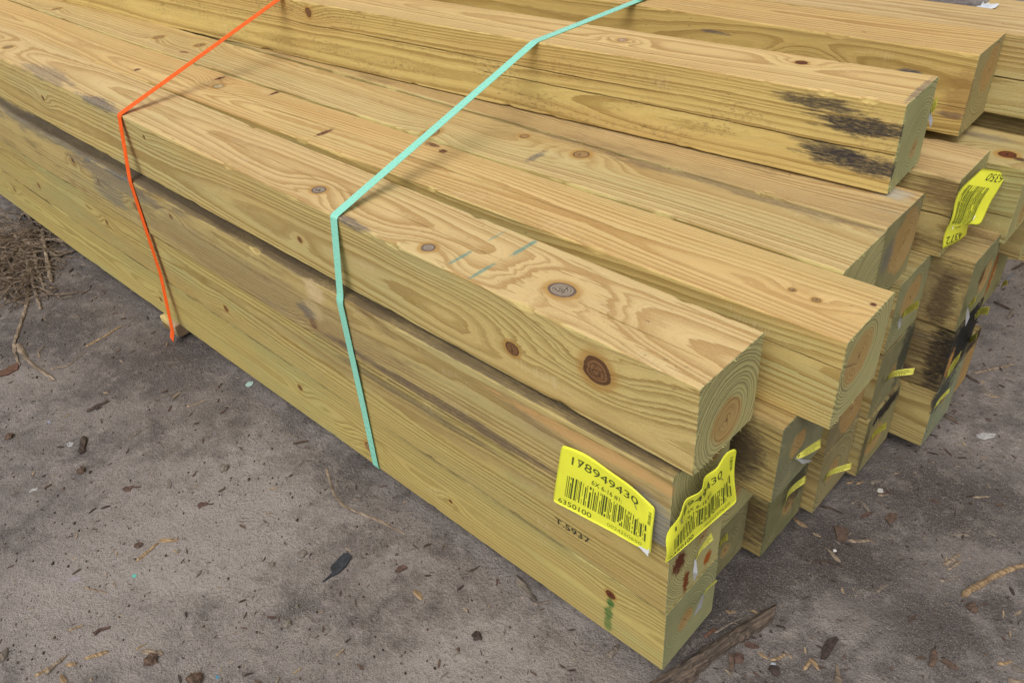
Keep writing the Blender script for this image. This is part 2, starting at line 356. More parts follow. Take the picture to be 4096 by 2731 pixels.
timber('B3', 3, -.0033, -.0021, .0100, 'third layer timber of the front column, grey stained, carrying the yellow price sheets',
  seed=29.7, top=0., pith=(.104, .108), sp=.0047, green=.45, dirt=.65, heart=.014, tone=.86, r0=.0045, wane=.004, twist=.5,
  knots=[(-1.798, 'f', .099, .0075, BRN, 1.), (-1.480, 'f', .067, .0085, BRN, 1.1), (-1.292, 'f', .098, .006, BRN, 1.), (-1.667, 'f', .079, .005, BRN, 1.), (-.790, 'f', .030, .009, BRN, 1.1)],
  stains=[(-1.9, .02, S, .9, .03, .04, (.14, .13, .11), .75, 7), (-.9, .01, S, 1.4, .03, .004, (.115, .085, .05), .8, 9), (-.9, .025, S, 3.0, .016, .004, (.045, .032, .02), .7, 5), (-1.0, 0, .05, .6, .01, .05, (.27, .185, .09), .6, 6), (-1.62, 0, .06, .10, .01, .035, (.15, .15, .13), .6, 16), (-1.55, 0, .11, .25, .01, .03, (.10, .10, .11), .6, 14),  # brown top strips: weathered ledge plus painted shade under the timber above
          (-.755, 0, .115, .035, .01, .022, (.62, .47, .26), .9, 14), (-.775, 0, .07, .03, .01, .03, (.55, .42, .22), .6, 14), (-.80, 0, .055, .03, .01, .02, (.12, .11, .10), .7, 18),
          (-.45, 0, .02, .40, .01, .012, (.12, .085, .06), .8, 9), (-.03, 0, .04, .04, .01, .05, (.20, .22, .23), .7, 20), (-.08, 0, .115, .25, .01, .012, (.62, .36, .14), .7, 18)])
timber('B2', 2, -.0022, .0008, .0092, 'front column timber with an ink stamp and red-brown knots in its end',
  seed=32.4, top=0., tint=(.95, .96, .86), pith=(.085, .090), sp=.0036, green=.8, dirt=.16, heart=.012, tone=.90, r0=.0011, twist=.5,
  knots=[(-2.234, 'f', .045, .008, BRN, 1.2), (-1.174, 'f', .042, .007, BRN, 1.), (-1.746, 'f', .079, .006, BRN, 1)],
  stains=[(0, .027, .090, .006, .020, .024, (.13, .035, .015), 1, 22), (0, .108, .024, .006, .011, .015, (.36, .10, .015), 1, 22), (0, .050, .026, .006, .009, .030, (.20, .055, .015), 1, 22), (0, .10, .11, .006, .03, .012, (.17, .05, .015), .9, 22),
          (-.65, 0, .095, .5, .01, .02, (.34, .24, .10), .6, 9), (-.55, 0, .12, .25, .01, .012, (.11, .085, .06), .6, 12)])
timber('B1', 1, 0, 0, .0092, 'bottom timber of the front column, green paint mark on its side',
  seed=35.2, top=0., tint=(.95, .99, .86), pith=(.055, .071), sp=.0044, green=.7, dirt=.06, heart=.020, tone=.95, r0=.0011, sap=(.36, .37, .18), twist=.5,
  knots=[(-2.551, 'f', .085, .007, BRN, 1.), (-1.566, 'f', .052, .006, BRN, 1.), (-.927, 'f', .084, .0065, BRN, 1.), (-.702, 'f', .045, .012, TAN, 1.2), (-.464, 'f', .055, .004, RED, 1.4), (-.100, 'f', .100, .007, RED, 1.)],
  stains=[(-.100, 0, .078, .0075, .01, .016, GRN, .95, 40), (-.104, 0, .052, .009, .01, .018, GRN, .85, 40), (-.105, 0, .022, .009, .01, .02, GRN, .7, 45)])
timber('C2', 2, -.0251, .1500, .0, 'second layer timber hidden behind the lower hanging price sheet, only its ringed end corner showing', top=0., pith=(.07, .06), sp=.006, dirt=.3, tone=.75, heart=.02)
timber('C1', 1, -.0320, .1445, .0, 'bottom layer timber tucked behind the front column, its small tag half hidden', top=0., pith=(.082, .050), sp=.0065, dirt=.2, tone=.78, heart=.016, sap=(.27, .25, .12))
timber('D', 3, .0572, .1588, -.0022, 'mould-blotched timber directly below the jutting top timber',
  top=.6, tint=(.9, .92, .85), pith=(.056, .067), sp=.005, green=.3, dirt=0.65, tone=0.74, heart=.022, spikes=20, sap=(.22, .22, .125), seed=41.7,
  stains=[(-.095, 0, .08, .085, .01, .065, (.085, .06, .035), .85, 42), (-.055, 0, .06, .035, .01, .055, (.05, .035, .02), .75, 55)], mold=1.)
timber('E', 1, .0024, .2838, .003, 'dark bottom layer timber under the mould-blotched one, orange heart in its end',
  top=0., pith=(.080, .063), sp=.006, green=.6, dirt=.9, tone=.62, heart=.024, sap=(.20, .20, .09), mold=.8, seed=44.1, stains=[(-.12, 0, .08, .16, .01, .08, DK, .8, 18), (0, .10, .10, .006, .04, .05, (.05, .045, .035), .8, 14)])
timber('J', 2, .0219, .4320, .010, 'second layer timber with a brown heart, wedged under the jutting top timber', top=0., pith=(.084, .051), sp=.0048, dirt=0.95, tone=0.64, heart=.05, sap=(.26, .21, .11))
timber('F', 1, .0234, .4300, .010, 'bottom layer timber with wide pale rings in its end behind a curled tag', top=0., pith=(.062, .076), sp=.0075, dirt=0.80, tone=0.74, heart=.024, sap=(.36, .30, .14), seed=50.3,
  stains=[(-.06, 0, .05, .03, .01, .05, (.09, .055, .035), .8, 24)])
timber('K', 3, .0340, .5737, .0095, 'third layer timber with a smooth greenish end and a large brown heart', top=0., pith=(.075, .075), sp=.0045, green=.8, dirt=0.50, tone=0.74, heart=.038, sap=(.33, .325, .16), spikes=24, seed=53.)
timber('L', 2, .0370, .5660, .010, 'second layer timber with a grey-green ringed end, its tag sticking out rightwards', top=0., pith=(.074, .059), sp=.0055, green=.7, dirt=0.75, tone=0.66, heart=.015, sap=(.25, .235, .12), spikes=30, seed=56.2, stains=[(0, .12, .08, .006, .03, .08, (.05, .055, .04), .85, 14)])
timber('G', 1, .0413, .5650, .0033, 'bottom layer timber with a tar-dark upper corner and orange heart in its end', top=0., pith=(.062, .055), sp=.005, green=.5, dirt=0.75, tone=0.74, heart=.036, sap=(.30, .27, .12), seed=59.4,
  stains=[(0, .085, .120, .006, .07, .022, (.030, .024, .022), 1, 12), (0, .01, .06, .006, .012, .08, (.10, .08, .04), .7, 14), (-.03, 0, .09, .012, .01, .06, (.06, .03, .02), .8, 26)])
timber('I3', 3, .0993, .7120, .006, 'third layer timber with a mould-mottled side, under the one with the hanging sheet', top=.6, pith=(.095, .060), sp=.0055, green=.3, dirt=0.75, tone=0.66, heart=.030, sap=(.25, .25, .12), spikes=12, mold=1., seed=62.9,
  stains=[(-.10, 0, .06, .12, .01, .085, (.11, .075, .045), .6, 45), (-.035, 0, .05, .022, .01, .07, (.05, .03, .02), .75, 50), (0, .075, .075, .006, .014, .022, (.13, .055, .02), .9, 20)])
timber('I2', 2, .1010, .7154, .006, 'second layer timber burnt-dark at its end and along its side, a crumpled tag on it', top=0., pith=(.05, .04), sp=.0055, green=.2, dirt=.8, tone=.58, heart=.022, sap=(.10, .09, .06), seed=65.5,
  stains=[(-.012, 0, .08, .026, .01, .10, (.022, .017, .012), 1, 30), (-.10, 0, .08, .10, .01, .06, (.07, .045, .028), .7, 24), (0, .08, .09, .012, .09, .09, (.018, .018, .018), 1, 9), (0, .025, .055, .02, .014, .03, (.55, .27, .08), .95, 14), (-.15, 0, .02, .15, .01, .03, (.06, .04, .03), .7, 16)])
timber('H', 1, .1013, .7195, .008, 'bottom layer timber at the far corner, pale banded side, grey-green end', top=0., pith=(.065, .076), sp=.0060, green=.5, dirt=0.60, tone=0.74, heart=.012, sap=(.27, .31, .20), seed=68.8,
  stains=[(0, .03, .115, .006, .07, .04, (.05, .05, .045), .9, 12)])
timber('N1', 1, .0850, .8660, .0, 'bottom layer timber in the last visible column, rust-orange end with a tag', top=0., pith=(.10, .05), dz=-.02, sp=.0055, dirt=.5, tone=.75, heart=.055, sap=(.28, .19, .08), stains=[(0, .10, .125, .006, .06, .02, DK, 1, 14)])
timber('M', 2, .0650, 1.0080, .006, 'second layer timber at the right edge with an orange streak in its end', top=0., pith=(.04, .07), sp=.006, dirt=0.60, tone=0.66, heart=.02, sap=(.29, .27, .12), seed=74.4,
  stains=[(0, .030, .085, .006, .022, .06, (.36, .13, .025), .95, 9)])
timber('X3', 3, .1050, 1.0200, .008, 'third layer timber at the right edge, greenish banded side overhanging the streaked end below', top=0., pith=(.07, .05), sp=.0060, green=.9, dirt=.3, tone=.76)
timber('X4', 4, .2200, 1.0150, .008, 'dark brown timber of the top layer at the right edge beneath the shaken upper one', pith=(.07, .05), sp=.0050, green=.2, dirt=.8, tone=.62)
# the ones deeper in the stack, their ends set back in the shade between the others
for key, l, x, y, lab in (('P', 2, -.05, .289, 'second layer timber set back in shade behind the mould-blotched end'), 
                     ('R', 3, -.05, .4325, 'third layer timber set back in shade beneath the brown weathered timber'), ('S', 2, -.03, .861, 'second layer timber lost in shade behind the burnt-dark one'),
                     ('S3', 3, -.01, .861, 'third layer timber lost in shade behind the mould-mottled one'), ('Z', 1, -.05, 1.010, 'bottom layer timber set back under the orange streaked end')):
    timber(key, l, x, y, .006, lab, pith=(.07, .06), dirt=.5, tone=.7, dz=-.02 if key in ('S', 'S3') else 0)

# far bundle behind the pile
P0 = at_z(3890, 48, .56)
far = timber('FAR', 5, 0, 0, 0, 'pale timber of the next bundle, seen beyond the pile at the top right corner', pith=(.07, .06), sp=.006, tone=.92, seed=81.)
far.rotation_euler = (0, 0, math.pi+.03); far.location = (P0.x, P0.y+S, .56-S)
far['group'] = 'timbers of the bundle beyond'
for k in range(1, 5):
    o = far.copy(); C.objects.link(o); o.location = (P0.x+.02*k, P0.y+S, .56-S-S*k-.001*k)
    o['label'] = ['', 'timber directly under the topmost one of the bundle beyond the pile', 'middle timber of the bundle beyond the pile', 'timber second from the ground in the bundle beyond the pile', 'lowest timber of the bundle beyond the pile'][k]
    if k == 4: o.location.z = GZ-.02

# stamp on the second layer's side
BLACKINK = plain('black_ink', (.035, .038, .03), .6, noise=.4, scale=900)
def text_mesh(body, width, height, ox=0, oy=0, cuts=None):
    """text filling a box, returned as (verts, faces) in the plane"""
    cu = bpy.data.curves.new('t', 'FONT'); cu.body = body; cu.size = 1; cu.resolution_u = 3
    o = bpy.data.objects.new('t', cu); C.objects.link(o)
    dg = bpy.context.evaluated_depsgraph_get(); me = bpy.data.meshes.new_from_object(o.evaluated_get(dg))
    bpy.data.objects.remove(o); bpy.data.curves.remove(cu)
    if cuts:
        bm = bmesh.new(); bm.from_mesh(me)
        xs = [v.co.x for v in bm.verts]; a, b = min(xs), max(xs)
        for i in range(1, cuts):
            bmesh.ops.bisect_plane(bm, geom=bm.verts[:]+bm.edges[:]+bm.faces[:], plane_co=(a+(b-a)*i/cuts, 0, 0), plane_no=(1, 0, 0))
        bm.to_mesh(me); bm.free()
    V = [v.co.copy() for v in me.vertices]; F = [tuple(p.vertices) for p in me.polygons]; bpy.data.meshes.remove(me)
    x0, x1 = min(v.x for v in V), max(v.x for v in V); y0, y1 = min(v.y for v in V), max(v.y for v in V)
    return [((v.x-x0)/(x1-x0)*width+ox, (v.y-y0)/(y1-y0)*height+oy) for v in V], F
V, F = text_mesh('T.5937', .068, .0125)
a = math.radians(0)
me = mesh('ink_stamp', [(x-.205, -.0012, z+.0475) for x, z in V], F, BLACKINK)
link('ink_stamp', me, TB['B2'])

# ------------------------------------------------------------------ straps: thin woven ribbons pulled tight over the arrises
def ribbon(name, pts, axis, width, th, mat):
    """pts: centre line; axis: unit width direction; rounded corners"""
    P = [Vector(p) for p in pts]; Q = [P[0]]
    for i in range(1, len(P)-1):
        a, b, c = P[i-1], P[i], P[i+1]; r = .006
        p, q = b+(a-b).normalized()*r, b+(c-b).normalized()*r
        Q += [p, p.lerp(b, .45).lerp(b.lerp(q, .0), 0)*1, (p+q+b*2)/4, b.lerp(q, .55), q]
    Q.append(P[-1])
    D = [Q[0]]
    for a, b in zip(Q, Q[1:]):
        n = max(1, int((b-a).length/.03))
        D += [a.lerp(b, k/n) for k in range(1, n+1)]
    A = Vector(axis).normalized(); V, F = [], []
    for i, p in enumerate(D):
        t = (D[min(i+1, len(D)-1)]-D[max(i-1, 0)]).normalized(); a = (A - t*A.dot(t)).normalized(); n = a.cross(t)
        j = .00025*n1(i*.9, 3)
        for sx, sn in ((-1, 0), (1, 0), (1, 1), (-1, 1)): V.append(p + a*(sx*width/2+j) + n*(sn*th))
    for i in range(len(D)-1):
        for k in range(4):
            a, b = i*4+k, i*4+(k+1) % 4; F.append((a, b, b+4, a+4))
    F += [(0, 1, 2, 3), tuple(len(V)-4+k for k in (3, 2, 1, 0))]
    me = mesh(name, V, F, mat); bm = bmesh.new(); bm.from_mesh(me); bmesh.ops.recalc_face_normals(bm, faces=bm.faces[:]); bm.to_mesh(me); bm.free()
    return me
def strap_mat(name, col, rough, rib, spec=.5):
    g = G(name); P = g.obj(); x, y, z = g.sep(P)
    n = g.noise(P, 130, 3, .6)
    g.set(g.b.inputs['Base Color'], g.mix(g.ss(.35, .7, n)*.25, col, tuple(c*.72 for c in col)))
    g.b.inputs['Roughness'].default_value = rough; g.b.inputs['Specular IOR Level'].default_value = spec
    sc1 = g.noise(g.vec(x*500., y*9., z*9.), 1, 3, .6)
    g.set(g.b.inputs['Base Color'], g.mix(g.ss(.52, .70, sc1)*.35, g.mix(g.ss(.35, .7, n)*.25, col, tuple(c*.72 for c in col)), tuple(min(1, c*1.15+.08) for c in col)))
    g.set(g.b.inputs['Roughness'], g.ss(.2, .8, n)*.25+(rough-.1))
    wv = g.math('SINE', (y+z)*rib)
    g.bump(wv*.5+n*.2, .0004, .5 if rib > 1000 else .1)
    return g.m
OR = strap_mat('orange_webbing', (.88, .115, .008), .6, 2600, .2)
GN = strap_mat('green_strapping', (.27, .70, .53), .28, 10, .9)
topz, upz = 4*S+.0056, 5*S+.0054
ox = -1.457
pts = [(ox-.05, 1.25, 4.2*S), (ox-.012, 1.005-.0367*1.44+.0, upz+.001), (ox-.012, .8536-.0367*1.44+.002, upz+.001), (-1.466, .574-.0675*1.448-.001, upz), (ox, .0105, topz), (-1.4535, -.0185, 3*S+.001), (-1.4720, -.0225, 1.2*S), (-1.488, -.040, .0), (-1.500, -.046, GZ+.008)]
tag(link('strap', ribbon('strap', pts, (1, 0, 0), .0185, .0008, OR)), 'orange woven strap pulled tight over the pile and down to the wooden block', 'strap')
gx = -.681
pts = [(gx-.05, 1.35, 4.3*S), (gx-.015, .995+.14, upz-.0), (gx-.012, .8536-.0367*.68-.001, upz+.001), (-.694, .574-.0675*.68-.0015, upz), (-.674, .0100, topz), (-.674, -.0105, 3*S+.003), (-.676, -.0135, 2.93*S), (-.6835, -.0105, 1.2*S), (-.688, -.0105, .001), (-.688, .015, -.0025), (-.688, .12, -.0025)]
gs = link('strap', ribbon('strap', pts, (1, 0, 0), .0180, .0007, GN)); tag(gs, 'mint green plastic strap crossing the bundle between the two front price sheets and the orange one', 'strap')
gs['label'] = 'mint green plastic strap pulled diagonally over the whole bundle'
a, b = Vector(pts[2]), Vector(pts[1]); t0 = a + Vector((.004, .02, .0018))
link('strap_tail', ribbon('strap_tail', [t0, t0+Vector((-.01, .10, .003)), t0+Vector((-.012, .26, .001))], (1, .1, 0), .0165, .0008, GN), gs)

# bearer block under the front edge
bp = at_z(717, 1353); m = wood('spruce_block', 91., (.02, -.03), sp=.004, dirt=.1, green=0, heart=.0, top=0, sap=(.55, .38, .24), tone=1.05)
bm = bmesh.new(); bmesh.ops.create_cube(bm, size=1); bmesh.ops.scale(bm, vec=(.085, .9, .036), verts=bm.verts)
bmesh.ops.bevel(bm, geom=bm.edges[:], offset=.0015, segments=1, affect='EDGES'); me = bpy.data.meshes.new('bearer'); bm.to_mesh(me); bm.free(); me.materials.append(m)
o = link('bearer_block', me); o.location = (bp.x-.043, bp.y+.45, GZ+.0185); tag(o, 'pinkish wooden bearer block poking out under the pile below the orange strap', 'block')

# ------------------------------------------------------------------ printed sheets and tags
YEL = plain('yellow_sheet', (.82, .83, .055), .45, noise=.03, scale=30, spec=.4)
YEL2 = plain('yellow_tag_stock', (.92, .88, .16), .5, noise=.05, scale=60, spec=.4)
WHT = plain('white_sheet_back', (.72, .74, .76), .5)
INKY = plain('print_ink', (.075, .095, .022), .5, noise=.5, scale=1500)
INKF = plain('faded_print_ink', (.30, .34, .03), .5, noise=.5, scale=1500)
STEEL = plain('staple_steel', (.55, .56, .58), .3, metal=1)
ALU = plain('dull_foil', (.30, .30, .31), .4, metal=.3)

class Sheet:
    """surface spanned between a bottom and a top edge line, u along them, v upward; bulge pushes it along its normal"""
    def __init__(s, bot, top, bulge=lambda u, v: 0, side=1):
        s.b, s.t, s.bu, s.side = [Vector(p) for p in bot], [Vector(p) for p in top], bulge, side
    def line(s, L, u):
        n = len(L)-1; x = max(0., min(1, u))*n; i = min(int(x), n-1); f = x-i
        p0, p1, p2, p3 = L[max(i-1, 0)], L[i], L[i+1], L[min(i+2, n)]
        return .5*((2*p1)+(p2-p0)*f+(2*p0-5*p1+4*p2-p3)*f*f+(3*p1-p0-3*p2+p3)*f*f*f)
    def raw(s, u, v): return s.line(s.b, u).lerp(s.line(s.t, u), v)
    def nrm(s, u, v):
        e = .01; a = s.raw(min(u+e, 1), v)-s.raw(max(u-e, 0), v); b = s.raw(u, min(v+e, 1))-s.raw(u, max(v-e, 0))
        n = a.cross(b); return n.normalized()*s.side if n.length > 1e-12 else Vector((1, 0, 0))
    def at(s, u, v, off=0): return s.raw(u, v) + s.nrm(u, v)*(s.bu(u, v)+off)
    def build(s, name, mats, nu=28, nv=18, corner=.05, parent=None):
        def cl(u, v):                       # rounded corners
            du, dv = min(u, 1-u), min(v, 1-v); c = corner; cv = corner*1.4
            if du < c and dv < cv:
                a, b = (c-du)/c, (cv-dv)/cv; r = math.hypot(a, b)
                if r > 1: a, b = a/r, b/r; u = (c-a*c) if u < .5 else 1-(c-a*c); v = (cv-b*cv) if v < .5 else 1-(cv-b*cv)
            return u, v
        V, F, M = [], [], []
        for lay in (0, 1):
            for i in range(nu+1):
                for j in range(nv+1):
                    u, v = cl(i/nu, j/nv); V.append(s.at(u, v, -.00035*lay))
        N = (nu+1)*(nv+1); k = lambda i, j, l=0: l*N+i*(nv+1)+j
        for i in range(nu):
            for j in range(nv):
                F.append((k(i, j), k(i+1, j), k(i+1, j+1), k(i, j+1))); M.append(0)
                F.append((k(i, j, 1), k(i, j+1, 1), k(i+1, j+1, 1), k(i+1, j, 1))); M.append(1)
        for i in range(nu):
            for j in (0, nv): F.append((k(i, j), k(i+1, j), k(i+1, j, 1), k(i, j, 1))); M.append(0)
        for j in range(nv):
            for i in (0, nu): F.append((k(i, j), k(i, j+1), k(i, j+1, 1), k(i, j, 1))); M.append(0)
        return link(name, mesh(name, V, F, mats, M, True), parent)
    def lay(s, VF, fit=1): # VF in sheet (u,v)
        V, F = VF; return [s.at(u, v, .0005) for u, v in V], F
def joinVF(parts):
    V, F = [], []
    for v, f in parts:
        n = len(V); V += v; F += [tuple(i+n for i in q) for q in f]
    return V, F
def barcode(u0, u1, v0, v1, n, seed, vertical=False, seg=8, skip=.08):
    r = random.Random(seed); V, F = [], []; x = u0; w = (u1-u0)/n
    while x < u1:
        bw = w*r.choice((.22, .3, .4, .6, .9)); gap = w*r.choice((.4, .5, .7, 1.))
        for k in range(seg):
            if r.random() < skip: continue
            a, b = v0+(v1-v0)*k/seg, v0+(v1-v0)*(k+(.93 if r.random() < .3 else 1.))/seg
            i = len(V)
            q = [(x, a), (x+bw, a), (x+bw, b), (x, b)]
            V += [(y, x2) if vertical else (x2, y) for x2, y in q]; F.append((i, i+1, i+2, i+3))
        x += bw+gap
    return V, F
def big_sheet(name, sh, label, flip=False, num='178949430'):
    o = sh.build(name, [YEL, WHT]); tag(o, label, 'price sheet', 'yellow barcode sheets stapled to the timbers')
    def T(body, u, v, w_, h): return text_mesh(body, w_, h, u, v, cuts=10)
    blk = [T(num, .16, .755, .66, .125) if not flip else T(num, .14, .765, .70, .14), T('6X 6-16 #1:', .37, .60, .30, .085), barcode(.14, .93, .20, .56, 46, 4), T('6350100', .08, .05, .33, .085)]
    blk.append(barcode(.66, .90, .905, .955, 22, 8, vertical=True) if False else barcode(.60, .86, .93, .965, 20, 8, vertical=True))
    V, F = joinVF(blk)
    if flip: V = [(1-u, 1-v) for u, v in V]
    P, F = sh.lay((V, F)); link('printing', mesh('printing', P, F, INKY), o)
    V, F = T('0024250650', .56, .07, .33, .06)
    if flip: V = [(1-u, 1-v) for u, v in V]
    P, F = sh.lay((V, F)); link('faint_printing', mesh('faint_printing', P, F, INKF), o)
    for u, v, a in ((.235, .83, 1.2), (.80, .74, .8)):
        c = sh.at(u, v, .0012); d = sh.at(u+.015*math.cos(a), v-.03, .0012)-c; d = d.normalized()*.006
        q = sh.nrm(u, v)*.0006; r_ = d.cross(q).normalized()*.00045
        Vs = [c-d-r_, c-d+r_, c+d+r_, c+d-r_, c-d-r_+q, c-d+r_+q, c+d+r_+q, c+d-r_+q]
        link('staple', mesh('staple', Vs, [(0, 1, 2, 3), (4, 5, 6, 7), (0, 1, 5, 4), (1, 2, 6, 5), (2, 3, 7, 6), (3, 0, 4, 7)], STEEL), o)
    return o
yf = -.0060
Bo = [at_y(2212, 2003, yf-.004), at_y(2300, 2045, yf-.002), at_y(2400, 2103, yf-.004), at_y(2500, 2160, yf-.006), at_y(2604, 2213, yf-.010)]
To = [at_y(2250, 1776, yf), at_y(2330, 1812, yf-.001), at_y(2430, 1880, yf-.003), at_y(2530, 1945, yf-.004), at_y(2622, 2030, yf-.002)]
shA = Sheet(Bo, To, lambda u, v: .0016*math.sin(u*7+v*2)+.0012*math.exp(-((u-.93)**2/.004+(v-.62)**2/.05))-.0015*math.exp(-((u-.8)**2/.01+(v-.74)**2/.02)))
oA = big_sheet('price_sheet', shA, 'large yellow barcode sheet lying flat on the long side of the front timber')
a_, b_, c_ = shA.at(.985, .0, .0009), shA.at(.86, .03, .0009), shA.at(.985, .12, .0009)
link('torn_corner', mesh('torn_corner', [a_+Vector((-.001, -.001, -.005)), b_, shA.at(.90, .055, .0009), shA.at(.95, .05, .0009), c_], [(0, 1, 2, 3, 4)], WHT), oA)
fx = .004
Bo = [at_x(2661, 2252, fx), at_x(2730, 2195, fx+.006), at_x(2800, 2133, fx+.010), at_x(2872, 2070, fx+.014), at_x(2947, 2006, fx+.016)]
To = [at_x(2662, 2166, fx), at_x(2722, 2040, fx+.010), at_x(2800, 1952, fx+.016), at_x(2858, 1868, fx+.006), at_x(2944, 1788, fx+.020)]
shB = Sheet(Bo, To, lambda u, v: .0045*math.sin(math.pi*v)*math.sin(u*11+.4)*(.4+.6*v) + .003*math.sin(u*23+v*3)*v)
big_sheet('price_sheet', shB, 'rumpled yellow barcode sheet draped over the sawn end of the front timber')
cx = .052
Lf = [at_x(3766, 996, cx), at_x(3785, 925, cx+.001), at_x(3808, 862, cx+.003), at_x(3845, 757, cx+.004), at_x(3928, 674, cx+.006)]
Rt = [at_x(3862, 940, cx+.010), at_x(3882, 899, cx+.020), at_x(3925, 888, cx+.030), at_x(3980, 783, cx+.030), at_x(4028, 690, cx+.018)]
class TurnedSheet(Sheet):                  # hangs upside down: reads from the right edge towards the left one
    def raw(s, u, v): return s.line(Rt, 1-v).lerp(s.line(Lf, 1-v), u)
shC = TurnedSheet(Lf, Rt, lambda u, v: .002*math.sin(math.pi*u)*math.sin(v*8+.5)+.0014*math.sin(v*14), side=1)
oC = shC.build('price_sheet', [YEL, WHT]); tag(oC, 'yellow barcode sheet hanging upside down over the end of the timber at the right', 'price sheet', 'yellow barcode sheets stapled to the timbers')
def rotC(body, u, v, w_, h):
    return text_mesh(body, w_, h, u, v, cuts=6)
VF = joinVF([rotC('4372', .24, .84, .66, .10), rotC('#1:', .42, .71, .24, .05), barcode(.30, .93, .20, .62, 26, 14, skip=.05), rotC('6350', .08, .06, .56, .085)])
VF = (VF[0], VF[1]); P, F = shC.lay(VF); link('printing', mesh('printing', P, F, INKY), oC)
for u, v in ((.30, .47), (.78, .70)):
    c = shC.at(u, v, .001); d = Vector((0, .003, .003)); r_ = Vector((0, .0004, -.0004)); q = Vector((.0006, 0, 0))
    Vs = [c-d-r_, c-d+r_, c+d+r_, c+d-r_, c-d-r_+q, c-d+r_+q, c+d+r_+q, c+d-r_+q]
    link('staple', mesh('staple', Vs, [(0, 1, 2, 3), (4, 5, 6, 7), (0, 1, 5, 4), (1, 2, 6, 5), (2, 3, 7, 6), (3, 0, 4, 7)], STEEL), oC)

# small end tags: stapled at one end, the other curling out from the wood
def end_tag(base, mid, fa, fb, X, label, out=.035, tail=None, wbase=9, thin=.6):
    bx = X+.002
    A = [at_x(*base, bx), at_x(mid[0], mid[1], bx+out*.35), at_x(*fa, bx+out)]
    wd = math.hypot(fb[0]-fa[0], fb[1]-fa[1])
    B = [at_x(base[0]-1, base[1]+wbase, bx+.0005), at_x(mid[0]-1+.0, mid[1]+wd*.8, bx+out*.36), at_x(*fb, bx+out)]
    sh = Sheet(B, A)
    o = sh.build('end_tag', [YEL2, WHT], 14, 4, 0.); tag(o, label, 'tag', 'small yellow tags stapled to the timber ends')
    parts = [([(.12, .15), (.30, .30), (.30, .42), (.12, .34)], [(0, 1, 2, 3)]), ([(.20, .55), (.32, .62), (.32, .84), (.22, .80)], [(0, 1, 2, 3)])]
    for v, a, b in ((.47, .42, .93), (.66, .50, .86), (.86, .40, .96)):
        n = 8; q = [(a+(b-a)*i/n, v+e) for i in range(n+1) for e in (0, .04)]
        parts.append((q, [(2*i, 2*i+2, 2*i+3, 2*i+1) for i in range(n)]))
    V, F = text_mesh('0.15 PCF', .30, .2, 0, 0); parts.append(([(.80-u, .34-v) for u, v in V], F))
    V, F = joinVF(parts); V = [(u, v) for u, v in V]
    link('printing', mesh('printing', [sh.at(u, v, .0004) for u, v in V], F, INKY), o)
    s0 = sh.at(.10, .5, .0008); d = Vector((0, .0, .004)); e = Vector((.0009, 0, 0)); f_ = Vector((0, .0007, 0))
    Vs = [s0-d-f_, s0-d+f_, s0+d+f_, s0+d-f_] ; Vs += [v+e for v in Vs]
    link('staple', mesh('staple', Vs, [(0, 1, 2, 3), (4, 5, 6, 7), (0, 1, 5, 4), (1, 2, 6, 5), (2, 3, 7, 6), (3, 0, 4, 7)], STEEL), o)
    if tail:
        p = [at_x(base[0], base[1], bx+.001)] + [at_x(*q, bx+.010+.006*i) for i, q in enumerate(tail)]
        d = (p[-1]-p[0]); side = d.cross(Vector((.7, -.6, 1))).normalized()
        V = [p[0]-side*.001, p[0]+side*.001]; 
        for i, q in enumerate(p[1:-1]): V += [q-side*.0032, q+side*.0032]
        V += [p[-1]]
        n = len(V); F = [(2*i, 2*i+1, 2*i+3, 2*i+2) for i in range((n-1)//2-1)] + [(n-3, n-2, n-1)]
        V2 = [v+Vector((-.0005, .0002, 0)) for v in V]
        link('bent_tail', mesh('bent_tail', V+V2, F+[tuple(i+n for i in reversed(f)) for f in F], ALU), o)
XE = {'D': .0572, 'E': .0024, 'F': .0234, 'G': .0413, 'L': .0370, 'K': .0340, 'I3': .0993, 'H': .1013, 'I2': .1010, 'N1': .085, 'M': .065, 'U': -.0184, 'B2': -.0022, 'B1': 0, 'C1': -.032}
end_tag((3180, 1829), (3218, 1797), (3282, 1755), (3282, 1790), XE['D'], 'tag with a bent grey tail on the mould-blotched end, nearest the jutting top timber', tail=[(3212, 1846), (3251, 1842)])
end_tag((3139, 2014), (3158, 1955), (3224, 1899), (3221, 1930), XE['E'], 'curled tag on the dark bottom layer end beside an orange heart')
end_tag((3294, 1920), (3322, 1880), (3407, 1850), (3403, 1875), XE['F'], 'curled tag on the pale wide-ringed bottom layer end', out=.045)
end_tag((3475, 1775), (3499, 1722), (3546, 1685), (3544, 1714), XE['G'], 'tag on the end with the tar-dark upper corner')
end_tag((3544, 1522), (3568, 1487), (3660, 1471), (3653, 1497), XE['L'], 'tag standing out to the right from the grey-green ringed end', out=.05)
end_tag((3604, 1268), (3627, 1232), (3676, 1199), (3671, 1232), XE['K'], 'tag on the smooth greenish end with the brown heart', tail=[(3600, 1290), (3594, 1320)])
end_tag((3872, 1228), (3886, 1203), (3905, 1182), (3900, 1206), XE['I3'], 'tag on the third layer end, its grey tail hanging over the burnt-dark end', out=.02, tail=[(3872, 1265), (3862, 1305)])
end_tag((3734, 1636), (3758, 1594), (3800, 1550), (3797, 1568), XE['H'], 'slim tag on the grey-green bottom layer end at the far corner', out=.02)
end_tag((3783, 1510), (3800, 1465), (3845, 1402), (3832, 1440), XE['I2'], 'crumpled tag on the burnt-dark end', out=.02)
end_tag((3868, 1384), (3878, 1352), (3909, 1329), (3904, 1356), XE['N1'], 'tag on the rust-orange bottom layer end near the right edge')
